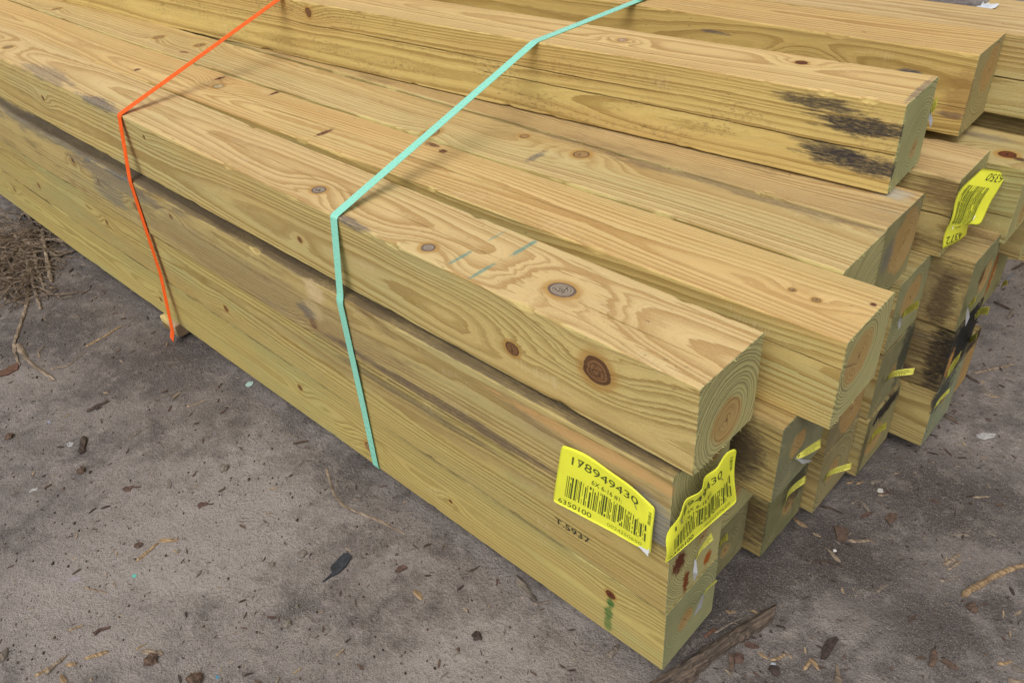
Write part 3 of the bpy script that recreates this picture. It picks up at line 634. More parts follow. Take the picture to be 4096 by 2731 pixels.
end_tag((3898, 1262), (3922, 1232), (3958, 1226), (3950, 1258), XE['I3'], 'flat tag sticking out past the dark end, left of the orange streaked one', out=.03, wbase=20)
end_tag((4007, 1145), (4012, 1128), (4029, 1119), (4029, 1140), XE['M'], 'short tag on the orange streaked end at the right edge', out=.02, tail=[(4040, 1108), (4062, 1082)])
end_tag((3722, 452), (3730, 415), (3753, 386), (3744, 430), -.0184, 'little tag peeping round the far side of the lone upper timber end', out=.012, tail=[(3723, 480), (3722, 512)], wbase=4)
end_tag((2782, 2236), (2806, 2180), (2845, 2129), (2854, 2157), XE['B2'], 'tag between two red-brown knots, under the rumpled price sheet', out=.03, tail=[(2782, 2290), (2776, 2325)])
end_tag((2876, 2178), (2890, 2148), (2909, 2129), (2912, 2160), XE['C1'], 'tag half hidden behind the front column', out=.02, wbase=20)
end_tag((2814, 2377), (2833, 2345), (2868, 2317), (2864, 2327), 0, 'folded tag with a long grey tail on the lowest front end', out=.03, tail=[(2800, 2420), (2776, 2463)], wbase=4)

# ------------------------------------------------------------------ the yard floor
def axis(a, b, fine, lo, hi):
    L = [a]; 
    while L[-1] < b-1e-6: L.append(L[-1]+fine)
    st = fine; x = b
    while x < hi: st *= 1.35; x += st; L.append(min(x, hi))
    st = fine; x = a; pre = []
    while x > lo: st *= 1.35; x -= st; pre.append(max(x, lo))
    return pre[::-1]+L
gxs, gys = axis(-2.9, .75, .016, -60, 60), axis(-.85, 1.9, .016, -60, 60)
def gh(x, y):
    near = max(0, min(1, (y+.06)/.05))*max(0, min(1, (.02-x)/.05))
    h = .010*mnoise.noise(Vector((x*1.7, y*1.7, 3))) + .006*mnoise.noise(Vector((x*5, y*5, 8))) + .0028*mnoise.noise(Vector((x*16, y*16, 1))) + .0022*max(0, mnoise.noise(Vector((x*45, y*45, 5))))
    return h - .002 - .006*near
def ground_z(x, y): return GZ + gh(x, y)
V = [(x, y, ground_z(x, y)) for x in gxs for y in gys]; ny = len(gys)
F = [(i*ny+j, (i+1)*ny+j, (i+1)*ny+j+1, i*ny+j+1) for i in range(len(gxs)-1) for j in range(ny-1)]
g = G('trodden_earth'); P = g.obj()
a = g.noise(P, 2.1, 4, .6); b = g.noise(P, 7, 5, .65); c = g.noise(P, 34, 4, .65); d = g.noise(P, 420, 3, .7); e_ = g.noise(P, 150, 3, .65)
x, y, z = g.sep(P)
def patch(px, py, r):
    q = at_z(px, py, GZ); ax, ay = (x-q.x)/r, (y-q.y)/r
    return g.math('EXPONENT', (ax*ax+ay*ay)*-1.)
lightp = patch(900, 2150, .16) + patch(350, 2400, .14)*.8 + patch(1900, 2620, .10)*.9 + patch(1000, 1900, .14)*.5 + patch(3900, 1800, .16)*.4 + patch(3400, 2450, .08)*.5 + patch(2300, 2400, .05)*.5
darkp = patch(90, 1010, .16)*1.2 + patch(300, 1250, .22)*.6 + patch(700, 1420, .14)*.7 + patch(900, 1650, .12)*.35 + patch(3330, 2230, .10) + patch(3000, 2330, .06)*.8 + patch(3850, 1990, .13)*.9 + patch(3550, 1900, .09)*.5 + patch(2850, 2470, .04)*.7 + patch(3700, 2500, .12)*.5
mul = g.ss(.50, .68, b*.5+a*.22+c*.28 + darkp*.14 - lightp*.08)
f5 = g.noise(P, 950, 2, .6)
tone_ = a*.35+b*.40+c*.25 + lightp*.15 - darkp*.14
col = g.mix(g.ss(.37, .63, tone_), (.098, .083, .078), (.325, .286, .262))
col = g.mix(mul*.62, col, (.060, .045, .040))
col = g.mix(g.ss(.52, .66, c)*.22, col, (.38, .335, .30))
col = g.mix(g.ss(.52, .70, e_)*.42, col, (.070, .050, .042))
col = g.mix(g.ss(.54, .70, d)*.5, col, (.54, .48, .43))
col = g.mix(g.ss(.47, .30, d)*.45, col, (.040, .030, .026))
col = g.mix(g.ss(.55, .72, f5)*.45, col, (.60, .55, .50))
col = g.mix(g.ss(.45, .28, f5)*.45, col, (.05, .038, .032))
wh = g.vor(P, 95); col = g.mix(g.ss(.085, .05, wh)*g.ss(.55, .62, c)*.7, col, (.62, .60, .58))
tr = g.noise(g.vec(x*2.2+y*1.6, y*9.-x*7., 0), 1, 3, .55)
col = g.mix(g.ss(.52, .72, tr)*.22, col, (.42, .37, .335)); col = g.mix(g.ss(.46, .28, tr)*.25, col, (.06, .048, .043))
g.set(g.b.inputs['Base Color'], col); g.b.inputs['Roughness'].default_value = .92; g.b.inputs['Specular IOR Level'].default_value = .15
g.bump(c*1.2+e_*.8+d*.35+f5*.12, .009, .9)
EARTH = g.m
tag(link('ground', mesh('ground', V, F, EARTH, None, True)), kind='structure')

# ------------------------------------------------------------------ litter
def frag_mat(name, col, n=.35, sc_=200): return plain(name, col, .85, noise=n, scale=sc_, spec=.15, bump=.0006)
M_PALE, M_STRAW, M_BROWN, M_RED, M_DARK, M_GREY = (frag_mat('splintered_wood', (.27, .205, .145)), frag_mat('straw_wood', (.33, .245, .155)), frag_mat('brown_bark', (.105, .070, .052)),
    frag_mat('red_bark', (.100, .062, .050)), frag_mat('rotten_wood', (.055, .040, .034)), frag_mat('grey_wood', (.17, .145, .12)))
LM = [M_PALE, M_STRAW, M_BROWN, M_RED, M_DARK, M_GREY]
def fibrous(name, a, b):                     # long grained weathered wood
    g = G(name); P = g.obj(); x, y, z = g.sep(P); n = g.noise(g.vec(x*14., y*300., z*300.), 1, 4, .65); m_ = g.noise(P, 22, 4, .6)
    c = g.mix(g.ss(.35, .68, n), a, b); c = g.mix(g.ss(.5, .7, m_)*.5, c, tuple(v*.45 for v in a))
    g.set(g.b.inputs['Base Color'], c); g.b.inputs['Roughness'].default_value = .85; g.b.inputs['Specular IOR Level'].default_value = .15
    g.bump(n*1.2+m_*.5, .0016, .9); return g.m
F_ROOT, F_BARK, F_STICK = fibrous('dry_root', (.13, .095, .07), (.36, .28, .20)), fibrous('weathered_bark', (.055, .045, .038), (.165, .120, .088)), fibrous('peeled_stick', (.16, .105, .06), (.43, .30, .17))
F_GREY, F_DARK = fibrous('grey_splinter', (.10, .085, .075), (.27, .22, .17)), fibrous('dark_splinter', (.035, .027, .024), (.11, .08, .06))
def occ(x, y):                               # under the pile
    return y > -.01 and x < .005 + .06*min(1, max(0, y/.8)) and y < 1.2
V, F, MI = [], [], []; r = random.Random(11); cnt = 0
def shard(V, F, MI, x, y, L, wd, th, ang, mi, r, tilt=0):
    z = ground_z(x, y); ca, sa = math.cos(ang), math.sin(ang); n0 = len(V)
    k1, k2 = r.uniform(.2, 1), r.uniform(.2, 1); sg = r.uniform(-.25, .25)*L
    for t, wf in ((-1, k1*.4), (-.35, 1), (.4, .85), (1, k2*.35)):
        for s_ in (-1, 1):
            u = t*L/2; v = s_*wd*wf/2 + sg*(1-t*t)*.3
            for h_ in (0, 1): V.append((x+ca*u-sa*v, y+sa*u+ca*v, z + th*(h_*.9-.15) + tilt*(t+1)*L/2))
    for i in range(3):
        b = n0+i*4; F += [(b+1, b+5, b+7, b+3), (b, b+4, b+5, b+1), (b+2, b+3, b+7, b+6)]; MI += [mi]*3
    F += [(n0, n0+1, n0+3, n0+2), (n0+12, n0+14, n0+15, n0+13)]; MI += [mi]*2
while cnt < 7000:
    if cnt < 6200: x, y = r.uniform(-2.9, .65), r.uniform(-.8, 1.7)
    else: x, y = r.uniform(-1.5, .6), r.uniform(1.7, 4.2)
    if occ(x, y): continue
    dens = .30 + 1.1*max(0, mnoise.noise(Vector((x*4.2, y*4.2, 20)))) + (.35 if x > .05 else 0) + (.3 if -.12 < y < 0 else 0)
    if r.random() > dens: continue
    big = r.random()
    L = r.uniform(.002, .008) if big < .80 else (r.uniform(.008, .018) if big < .985 else r.uniform(.018, .034))
    shard(V, F, MI, x, y, L, L*r.uniform(.09, .30), min(.003, L*.16+.0004), r.uniform(0, 6.3), r.choices(range(6), (10, 9, 26, 14, 26, 15))[0], r, r.uniform(-.05, .12) if big > .7 else 0); cnt += 1
cnt = 0
while cnt < 4200:                           # crumbs of earth and bark
    x, y = r.uniform(-2.8, .65), r.uniform(-.8, 1.9)
    if occ(x, y): continue
    if r.random() > .25 + max(0, mnoise.noise(Vector((x*5, y*5, 33))))*1.6: continue
    q = r.uniform(.0009, .0036)*(1.6 if r.random() < .06 else 1); z = ground_z(x, y); n0 = len(V)
    for dx, dy, dz in ((1, 0, 0), (-.5, .9, 0), (-.6, -.8, 0), (.2, .1, .9), (.9, -.7, .35), (-.8, .2, .5)): V.append((x+q*dx*r.uniform(.7, 1.2), y+q*dy*r.uniform(.7, 1.2), z+q*dz-.0003))
    F += [(n0, n0+1, n0+3), (n0+1, n0+5, n0+3), (n0+5, n0+2, n0+3), (n0+2, n0+4, n0+3), (n0+4, n0, n0+3), (n0+1, n0+2, n0+5), (n0+2, n0, n0+4)]
    MI += [r.choices((2, 4, 5, 1), (30, 45, 25, 2))[0]]*7; cnt += 1
tag(link('litter', mesh('litter', V, F, LM, MI)), kind='stuff')

def gp(x, y, up=0.):
    p = at_z(x, y, GZ); p.z = ground_z(p.x, p.y)+up; return p
def stick(name, label, cat, px, w0, w1, mat, flat=.6, jag=.25, group=None, lift=.0, parts=0):
    """px: points in the photo that lie on the ground; w0..w1: widths in metres"""
    P = [gp(*q[:2]) + Vector((0, 0, (q[2] if len(q) > 2 else 0))) for q in px]; D = []
    for a, b in zip(P, P[1:]):
        n = max(2, int((b-a).length/.006)); D += [a.lerp(b, k/n) for k in range(n)]
    D.append(P[-1]); n = len(D); V, F = [], []; sd = len(bpy.data.objects)*1.7; K = 8
    for i, p in enumerate(D):
        t = (D[min(i+1, n-1)]-D[max(i-1, 0)]).normalized(); sd_ = t.cross(Vector((0, 0, 1))).normalized(); up = sd_.cross(t)
        u = i/(n-1); w_ = (w0+(w1-w0)*u)*(1+jag*n1(i*.35, sd)); 
        if i in (0, n-1): w_ *= .45
        p = p + sd_*(.12*w0*n1(i*.5, sd+3))
        for k in range(K):
            a = k/K*2*math.pi; rr = w_/2*(1+jag*.8*n1(i*.3+k*2.1, sd+k))
            V.append(p + sd_*math.cos(a)*rr + up*(math.sin(a)*rr*flat + w0*flat*.30 + lift))
    for i in range(n-1):
        for k in range(K): a, b = i*K+k, i*K+(k+1) % K; F.append((a, b, b+K, a+K))
    F += [tuple(range(K))[::-1], tuple((n-1)*K+k for k in range(K))]
    c = P[0].copy(); me = mesh(name, [v-c for v in V], F, mat); o = link(name, me); o.location = c
    return tag(o, label, cat, group)
def flake(name, label, cat, pts, mat, th=.002, crumple=.3, group=None):
    """flat scrap: outline given by photo points on the ground"""
    P = [gp(*q) for q in pts]; c = sum(P, Vector())/len(P); sd = len(bpy.data.objects)*1.3
    O = []
    for i in range(len(P)):
        a, b = P[i], P[(i+1) % len(P)]
        for k in range(3): q = a.lerp(b, k/3); O.append(q + (q-c)*.10*n1(i*3+k, sd))
    m_ = len(O); V, F = [], []; size = max((q-c).length for q in P)
    for l, sc2 in enumerate((1, .66, .33)):
        for k, q in enumerate(O): v = c+(q-c)*sc2; v.z = ground_z(v.x, v.y)+th+crumple*size*.35*(n1(k*.6+l, sd+5)+.4); V.append(v)
    V.append(Vector((c.x, c.y, ground_z(c.x, c.y)+th+crumple*size*.2)))
    for l in (0, 1):
        for k in range(m_): a, b = l*m_+k, l*m_+(k+1) % m_; F.append((a, b, b+m_, a+m_))
    for k in range(m_): F.append((2*m_+k, 2*m_+(k+1) % m_, 3*m_))
    n = len(V); V += [v-Vector((0, 0, th)) for v in V[:n]]; F += [tuple(i+n for i in reversed(f)) for f in F]
    F += [(k, k+n, (k+1) % m_+n, (k+1) % m_) for k in range(m_)]
    o = link(name, mesh(name, [v-c for v in V], F, mat)); o.location = c; return tag(o, label, cat, group)
def clod(name, label, cat, x, y, size, mat, group=None, sq=.55, rough=.45):
    p = gp(x, y); bm = bmesh.new(); bmesh.ops.create_icosphere(bm, subdivisions=3, radius=size/2); sd = x*.01
    for v in bm.verts:
        d = v.co.normalized(); v.co *= 1+rough*mnoise.noise(d*1.6+Vector((sd, y*.01, 0)))+rough*.6*mnoise.noise(d*5+Vector((sd, 0, y*.01))); v.co.z *= sq
    me = bpy.data.meshes.new(name); bm.to_mesh(me); bm.free(); me.materials.append(mat)
    o = link(name, me); o.location = p+Vector((0, 0, size*.18)); return tag(o, label, cat, group)

# large weathered pieces
def px_poly_bark():
    A = [(3105, 2428), (3000, 2478), (2930, 2525), (2860, 2570), (2790, 2610), (2700, 2668), (2580, 2735), (2470, 2800)]
    B = [(3090, 2490), (3010, 2545), (2950, 2580), (2890, 2615), (2840, 2652), (2790, 2705), (2720, 2770), (2640, 2860)]
    V, F = [], []; K = 9; n = 44
    def ip(L, u):
        x = u*(len(L)-1); i = min(int(x), len(L)-2); f = x-i; return (L[i][0]*(1-f)+L[i+1][0]*f, L[i][1]*(1-f)+L[i+1][1]*f)
    for i in range(n+1):
        u = i/n; a, b = gp(*ip(A, u)), gp(*ip(B, u))
        a = a + (a-b)*.10*n1(i*.8, 4); b = b + (b-a)*.16*n1(i*.9, 9)
        for k in range(K):
            t = k/(K-1); p = a.lerp(b, t); p.z = ground_z(p.x, p.y) + .003 + .017*math.sin(math.pi*t)**.6*(1+.3*n1(i*.3+k, 6)) + .0025*n1(k*3.1+i*.12, 2); V.append(p)
    m_ = K
    for i in range(n):
        for k in range(K-1): a = i*m_+k; F.append((a, a+1, a+m_+1, a+m_))
    N = len(V); V += [Vector((v.x, v.y, GZ-.012)) for v in V]
    for i in range(n):
        for k in (0, K-1): a = i*m_+k; F.append((a, a+m_, a+m_+N, a+N) if k == 0 else (a+m_, a, a+N, a+m_+N))
    for i in (0, n):
        for k in range(K-1): a = i*m_+k; F.append((a, a+1, a+1+N, a+N))
    c = V[0].copy(); o = link('bark_strip', mesh('bark_strip', [v-c for v in V], F, F_BARK)); o.location = c; return o
# fibres follow the strip: rotate its object frame so that x runs along it
bk = px_poly_bark(); tag(bk, 'long weathered strip of bark lying past the lowest front end at the bottom edge', 'bark')
dirv = (gp(2600, 2725)-gp(3090, 2455)); ang = math.atan2(dirv.y, dirv.x)
bk.data.transform(Matrix.Rotation(-ang, 4, 'Z')); bk.rotation_euler = (0, 0, ang)
stick('splinter', 'thin brown splinter along the upper edge of the big bark strip', 'splinter', [(2855, 2548, .012), (2910, 2520, .014), (2985, 2482, .014)], .004, .003, F_GREY)
stick('stick', 'yellow peeled stick entering from the right edge', 'stick', [(3850, 2383), (3880, 2360), (3955, 2315), (4010, 2290), (4110, 2256)], .012, .0085, F_STICK, flat=.9, jag=.3)

roots = [([(0, 1045), (60, 1010), (120, 960), (165, 890)], .008, .006), ([(55, 950, .01), (110, 985, .014), (180, 1005, .012), (232, 1030, .006), (300, 998, .004)], .011, .006),
 ([(0, 1100), (60, 1075), (110, 1060)], .008, .005), ([(112, 1150), (108, 1210), (88, 1290), (60, 1375)], .010, .008), ([(60, 1375), (62, 1420), (80, 1462)], .008, .004),
 ([(75, 1380), (108, 1440), (150, 1478), (222, 1519)], .011, .005), ([(100, 1010, .01), (128, 1110, .008), (150, 1200, .004), (165, 1240)], .012, .006), ([(140, 1010, .01), (150, 1080, .008), (175, 1150), (192, 1195)], .009, .004),
 ([(170, 925, .01), (185, 1000, .012), (195, 1070, .008), (205, 1128)], .012, .010), ([(165, 975, .012), (230, 965, .01), (270, 968)], .010, .007), ([(20, 1205), (35, 1120), (60, 1040), (80, 960)], .006, .004),
 ([(0, 1150), (60, 1120), (105, 1110)], .007, .004), ([(160, 1435), (155, 1410), (180, 1385)], .005, .003), ([(200, 1478), (270, 1462), (345, 1408)], .004, .002), ([(150, 890, .01), (160, 940, .008), (185, 975)], .006, .004),
 ([(110, 985, .008), (118, 1060, .006), (160, 1130)], .006, .003), ([(205, 1062), (240, 1025), (262, 1000)], .004, .003), ([(10, 1010, .006), (70, 965, .01), (100, 930)], .005, .003)]
V, F = [], []; r = random.Random(21)
for _ in range(520):
    a_ = r.gauss(0, 1); p0 = gp(95+80*a_, 1020+r.gauss(0, 85)); L = r.uniform(.03, .15); an = r.gauss(-1.1, .9); pz = r.uniform(0, .034)
    K = 9; wd = r.choice((.0007, .0011, .0016, .0024, .0036))*r.uniform(.8, 1.2); b0 = len(V); c1, c2 = r.uniform(-1.5, 1.5), r.uniform(-.012, .012)
    for i in range(K):
        u = i/(K-1); an2 = an+c1*(u-.5); p = p0 + Vector((math.cos(an2)*L*u, math.sin(an2)*L*u, 0))
        if occ(p.x, p.y): p.y = -.012
        zz = ground_z(p.x, p.y) + .0015 + pz*math.sin(math.pi*u) + .002*r.random(); ww = wd*(1-.5*u)
        for q_ in ((0, ww), (.87*ww, -.5*ww), (-.87*ww, -.5*ww)): V.append((p.x - math.sin(an2)*q_[0], p.y + math.cos(an2)*q_[0], zz+q_[1]))
    for i in range(K-1):
        for k in range(3): a, b = b0+i*3+k, b0+i*3+(k+1) % 3; F.append((a, b, b+3, a+3))
tag(link('rootlets', mesh('rootlets', V, F, fibrous('rootlet_fibre', (.085, .062, .047), (.29, .22, .155)))), kind='stuff')
RL = ['fibrous root reaching down from the left edge to the timber', 'thickest pale root lying across the top of the root heap', 'short root end poking in from the left edge', 'long pale root hanging down left of the heap to the fork', 'left tine of the forked root below the heap',
 'right tine of the forked root, curving far down to the right', 'shaggy root hanging straight down through the heap', 'thin root dangling beside the shaggy one', 'broad frayed root stub at the right of the heap', 'flat root lying against the bottom timber',
 'thin upright root at the far left of the heap', 'low thin root stub at the left edge below the others', 'small hooked rootlet near the forked root', 'hair thin rootlet running right from the forked root tip', 'rootlet arching up against the timber base',
 'thin rootlet crossing behind the shaggy root', 'short rootlet tip touching the bottom timber', 'thin rootlet behind the thickest pale root']
for (p, a, b), lab in zip(roots, RL): stick('root', lab, 'root', p, a*1.25, b*1.2, F_ROOT, flat=.7, jag=.5, group='dry roots heaped at the left edge')

ST = [
 ([(343, 1390), (420, 1345), (487, 1304)], .008, .005, F_STICK, 'brown stick left of the bearer block, pointing at it'),
 ([(490, 1303), (520, 1290), (548, 1265)], .0035, .002, F_GREY, 'thin twig continuing from the brown stick toward the pile'),
 ([(348, 1645), (390, 1622), (437, 1600)], .011, .007, F_DARK, 'dark slim wood piece on bare earth left of centre'),
 ([(333, 1745), (332, 1780), (325, 1812)], .016, .012, F_DARK, 'stubby dark wood chunk standing end-on below the slim dark piece'),
 ([(487, 1772), (550, 1728), (628, 1682)], .006, .004, F_GREY, 'straight olive twig in the middle of the left ground'),
 ([(622, 1592), (700, 1560), (772, 1530)], .005, .003, F_GREY, 'twig pointing at the pile above the straight olive one'),
 ([(742, 1622), (785, 1610), (824, 1594)], .006, .005, F_ROOT, 'flat pale chip just right of the twig pointing at the pile'),
 ([(638, 1838), (680, 1815), (722, 1792)], .005, .004, F_GREY, 'slim splinter on the bare ground left of centre'),
 ([(212, 1730), (250, 1700), (310, 1680)], .0025, .002, F_GREY, 'bent hair twig left of the stubby dark chunk'),
 ([(1304, 1868), (1318, 1920), (1335, 1975), (1372, 2022), (1430, 2050)], .006, .005, F_ROOT, 'upper half of the long curved twig in front of the pile'),
 ([(1430, 2050), (1490, 2072), (1545, 2098), (1622, 2140)], .006, .004, F_ROOT, 'lower half of the long curved twig in front of the pile'),
 ([(2062, 2285), (2100, 2340), (2140, 2396)], .010, .012, F_GREY, 'grey flat stick just in front of the lower timber side'),
 ([(2128, 2408), (2170, 2400), (2212, 2390)], .008, .005, F_GREY, 'small grey stick crossing below the flat one'),
 ([(1873, 2283), (1890, 2275), (1912, 2260)], .005, .004, F_DARK, 'small black splinter on the ground right of the long curved twig'),
 ([(634, 2156), (672, 2158), (712, 2160)], .009, .007, F_STICK, 'short straw coloured arm of the broken V shaped stem'),
 ([(541, 2240), (590, 2200), (632, 2165)], .006, .007, F_STICK, 'long arm of the broken V shaped stem'),
 ([(330, 2342), (375, 2352), (428, 2366)], .005, .004, F_ROOT, 'twig with a knob near one end'),
 ([(335, 2631), (385, 2618), (435, 2604)], .008, .006, F_STICK, 'peeled yellow stick near the lower left'),
 ([(186, 2700), (215, 2660), (265, 2618)], .010, .007, F_ROOT, 'frayed splinter low at the left'),
 ([(139, 2704), (165, 2690), (196, 2665)], .007, .004, F_STICK, 'yellow splinter beside the frayed one'),
 ([(263, 2658), (290, 2655), (308, 2653)], .009, .006, F_STICK, 'short thick straw piece right of the frayed splinter'),
 ([(562, 2600), (600, 2604), (652, 2612)], .011, .007, F_ROOT, 'pale broken chip at the bottom centre left'),
 ([(540, 2595), (560, 2582), (585, 2568)], .004, .003, F_STICK, 'thin straw splinter touching the pale broken chip'),
 ([(5, 2650), (15, 2620), (28, 2590)], .012, .007, F_GREY, 'grey splinter cut by the left edge near the bottom'),
 ([(248, 2700), (258, 2722), (266, 2745)], .009, .007, F_STICK, 'straw piece cut by the bottom edge at the left'),
 ([(1655, 2360), (1668, 2375), (1688, 2395)], .010, .012, F_STICK, 'pale square chip on the ground in front of the pile'),
 ([(270, 2520), (300, 2506), (330, 2495)], .006, .004, F_STICK, 'cracked splinter above the rusty bark flake'),
 ([(2995, 2440+0), (3030, 2455), (3010, 2440)], .003, .003, F_STICK, 'tiny straw hook above the bark strip'),
 ([(2905, 2440), (2918, 2452), (2945, 2448)], .004, .003, F_STICK, 'short straw pair by the lowest front end'),
 ([(3035, 2605), (3055, 2622), (3074, 2632)], .005, .004, F_STICK, 'straw splinter below the big bark strip'),
 ([(3080, 2638), (3115, 2630), (3145, 2612)], .006, .004, F_STICK, 'forked straw splinter right of the other straw one'),
 ([(3148, 2612), (3160, 2620), (3170, 2636)], .003, .002, F_STICK, 'thin straw sliver past the forked splinter'),
 ([(3213, 2680), (3232, 2655), (3242, 2638)], .007, .006, F_STICK, 'left leg of the V shaped straw stem at the bottom right'),
 ([(3245, 2640), (3258, 2660), (3274, 2684)], .007, .005, F_STICK, 'right leg of the V shaped straw stem at the bottom right'),
 ([(3345, 2662), (3350, 2700), (3352, 2745)], .010, .009, F_ROOT, 'split splinter cut by the bottom edge right of centre'),
 ([(3392, 2158), (3440, 2160), (3485, 2155), (3502, 2172)], .007, .005, F_ROOT, 'pale flat straw lying on the dark mulch'),
 ([(3312, 2197), (3335, 2225), (3362, 2248)], .009, .007, F_ROOT, 'olive stick beside the white pebble on the mulch'),
 ([(3262, 2240), (3300, 2250), (3375, 2266)], .005, .004, F_DARK, 'dark stick with white flecks below the pebble'),
 ([(3775, 2262), (3800, 2245), (3840, 2215)], .012, .010, F_ROOT, 'frayed pale splinter pair at the right'),
 ([(3790, 2278), (3815, 2262), (3845, 2240)], .006, .005, F_ROOT, 'thin splinter below the frayed pale pair'),
 ([(3755, 2322), (3800, 2312), (3852, 2306)], .006, .004, F_GREY, 'long thin straw above the yellow peeled stick end'),
 ([(3505, 2378), (3525, 2355), (3550, 2342)], .009, .007, F_GREY, 'grey chip between the mulch and the yellow stick'),
 ([(3805, 2140), (3850, 2142), (3890, 2145)], .006, .004, F_GREY, 'straight grey straw right of the mulch patch'),
 ([(3935, 2130), (3960, 2138), (3982, 2145)], .005, .003, F_GREY, 'short grey straw near the right edge'),
 ([(3890, 1990), (3920, 1990), (3960, 1988)], .005, .004, F_ROOT, 'pale straw high on the right ground'),
 ([(3175, 2070), (3200, 2092), (3228, 2112)], .009, .007, F_STICK, 'brown stick right at the foot of the dark bottom end'),
 ([(3282, 2022), (3330, 2035), (3375, 2055)], .008, .005, F_DARK, 'dark stick below the pale wide-ringed end'),
 ([(3440, 1998), (3460, 2020), (3478, 2045)], .008, .008, F_GREY, 'grey arm of the bent twig beyond the stack foot'),
 ([(3405, 2012), (3418, 2000), (3436, 1996)], .006, .004, F_GREY, 'short arm of the bent twig beyond the stack foot'),
 ([(3385, 1928), (3400, 1925), (3416, 1919)], .006, .004, F_STICK, 'straw chip below the tar-dark cornered end'),
 ([(3426, 1932), (3440, 1927), (3455, 1922)], .006, .004, F_STICK, 'second straw chip, right of the first below the tar-dark cornered end'),
 ([(3480, 1932), (3500, 1924), (3524, 1922)], .010, .008, F_GREY, 'frayed grey chip left of the white stone'),
 ([(3512, 1977), (3530, 1976), (3550, 1977)], .004, .004, F_ROOT, 'pale matchstick chip under the white stone'),
 ([(3765, 1655), (3795, 1675), (3828, 1692)], .012, .010, F_BARK, 'red-brown stick at the foot of the far corner end'),
 ([(3855, 1490), (3885, 1510), (3920, 1528)], .009, .006, F_DARK, 'dark straight stick right of the rust-orange end'),
 ([(3890, 1489), (3920, 1486), (3960, 1478), (4060, 1455)], .009, .006, F_ROOT, 'long pale stick on the upper right ground'),
 ([(3975, 1205), (4010, 1222), (4040, 1238)], .009, .007, F_DARK, 'dark twig by the foot of the pile near the right edge'),
 ([(4030, 1275), (4045, 1258), (4052, 1235)], .010, .007, F_GREY, 'short brown twig beside the dark one near the right edge'),
 ([(4050, 1080), (4075, 1066), (4100, 1052)], .008, .005, F_DARK, 'dark twig cut by the right edge behind the pile'),
 ([(3935, 1560), (3975, 1575), (4010, 1590)], .005, .004, F_GREY, 'grey twig in the upper right ground'),
 ([(3990, 2652), (4020, 2650), (4048, 2642)], .006, .006, F_STICK, 'straw chip with a dark nub at the lower right'),
 ([(4030, 2718), (4060, 2724), (4100, 2722)], .008, .006, F_ROOT, 'splinter bundle cut by the lower right corner'),
 ([(4050, 2660), (4075, 2670), (4105, 2690)], .010, .006, F_GREY, 'grey stick cut by the right edge at the bottom'),
 ([(2430, 2625), (2450, 2600), (2475, 2570)], .011, .008, F_GREY, 'stick poking out from under the bottom timber near the corner'),
 ([(2650, 2720, .012), (2690, 2705, .012), (2720, 2670, .014)], .006, .005, F_ROOT, 'small curled splinters resting on the wide end of the bark strip'),
 ([(2815, 2548), (2845, 2525), (2865, 2512)], .008, .005, fibrous('rust_splinter', (.10, .05, .03), (.22, .12, .08)), 'red splinter between the lowest front end and the bark strip'),
]
for p, a, b, m, lab in ST: stick('stick' if b > .006 or a > .007 else 'twig', lab, 'stick' if b > .006 or a > .007 else 'twig', p, a, b, m, flat=.55, jag=.45)

SC_BLK = plain('black_rubber', (.030, .032, .037), .7, noise=.35, scale=160, bump=.0008)
flake('scrap', 'black shoe-sole shaped scrap on the ground in front of the pile', 'scrap', [(1290, 2326), (1330, 2300), (1322, 2270), (1345, 2240), (1375, 2216), (1400, 2213), (1406, 2232), (1385, 2262), (1355, 2290), (1325, 2305)], SC_BLK, .003, .10)
flake('leaf', 'curled white leaf at the left', 'leaf', [(113, 1968), (122, 1955), (150, 1944), (148, 1958), (130, 1962)], plain('bleached_leaf', (.36, .35, .33), .7), .0006, .35)
flake('leaf', 'curled red-brown leaf in the middle of the left ground', 'leaf', [(487, 1955), (500, 1968), (520, 1965), (542, 1942), (520, 1948), (500, 1950)], M_RED, .001, .5)
flake('leaf', 'brown leaf lying upon the bare ground centre left', 'leaf', [(788, 2022), (802, 2008), (828, 2006), (838, 2014), (812, 2022), (796, 2032)], M_RED, .001, .3)
flake('leaf', 'mauve-grey leaf on the lower left ground', 'leaf', [(268, 2322), (285, 2304), (318, 2300), (322, 2310), (300, 2320)], plain('mauve_leaf', (.26, .22, .23), .7), .0006, .25)
flake('flake', 'small plastic-white flake near the left side twigs', 'flake', [(262, 1772), (275, 1764), (292, 1768), (284, 1780), (270, 1782)], plain('white_flake', (.34, .335, .34), .5), .0006, .3)
flake('bark_flake', 'rusty curled bark flake at the lower left', 'bark', [(368, 2528), (400, 2510), (440, 2502), (438, 2512), (400, 2522), (380, 2540)], M_RED, .002, .6)
flake('bark_flake', 'flat red-brown bark flake right of the black scrap', 'bark', [(1580, 2285), (1592, 2266), (1615, 2258), (1630, 2268), (1612, 2280), (1596, 2286)], M_RED, .003, .15)
flake('bark_flake', 'dark bark slab standing in the mulch patch', 'bark', [(3335, 2105), (3395, 2115), (3385, 2165), (3350, 2160)], M_BROWN, .004, .2)
flake('bark_flake', 'dark bark plate with a rusty top, low in the right half', 'bark', [(3308, 2560), (3345, 2548), (3352, 2562), (3330, 2600), (3305, 2640), (3280, 2640), (3285, 2600)], M_DARK, .003, .15)
flake('bark_flake', 'brown bark piece at the bottom right', 'bark', [(3712, 2668), (3722, 2612), (3740, 2606), (3748, 2640), (3735, 2672)], M_BROWN, .004, .2)
flake('bark_flake', 'second brown bark piece right of the first at the bottom right', 'bark', [(3758, 2648), (3785, 2642), (3828, 2668), (3832, 2678), (3800, 2672)], M_BROWN, .004, .25)
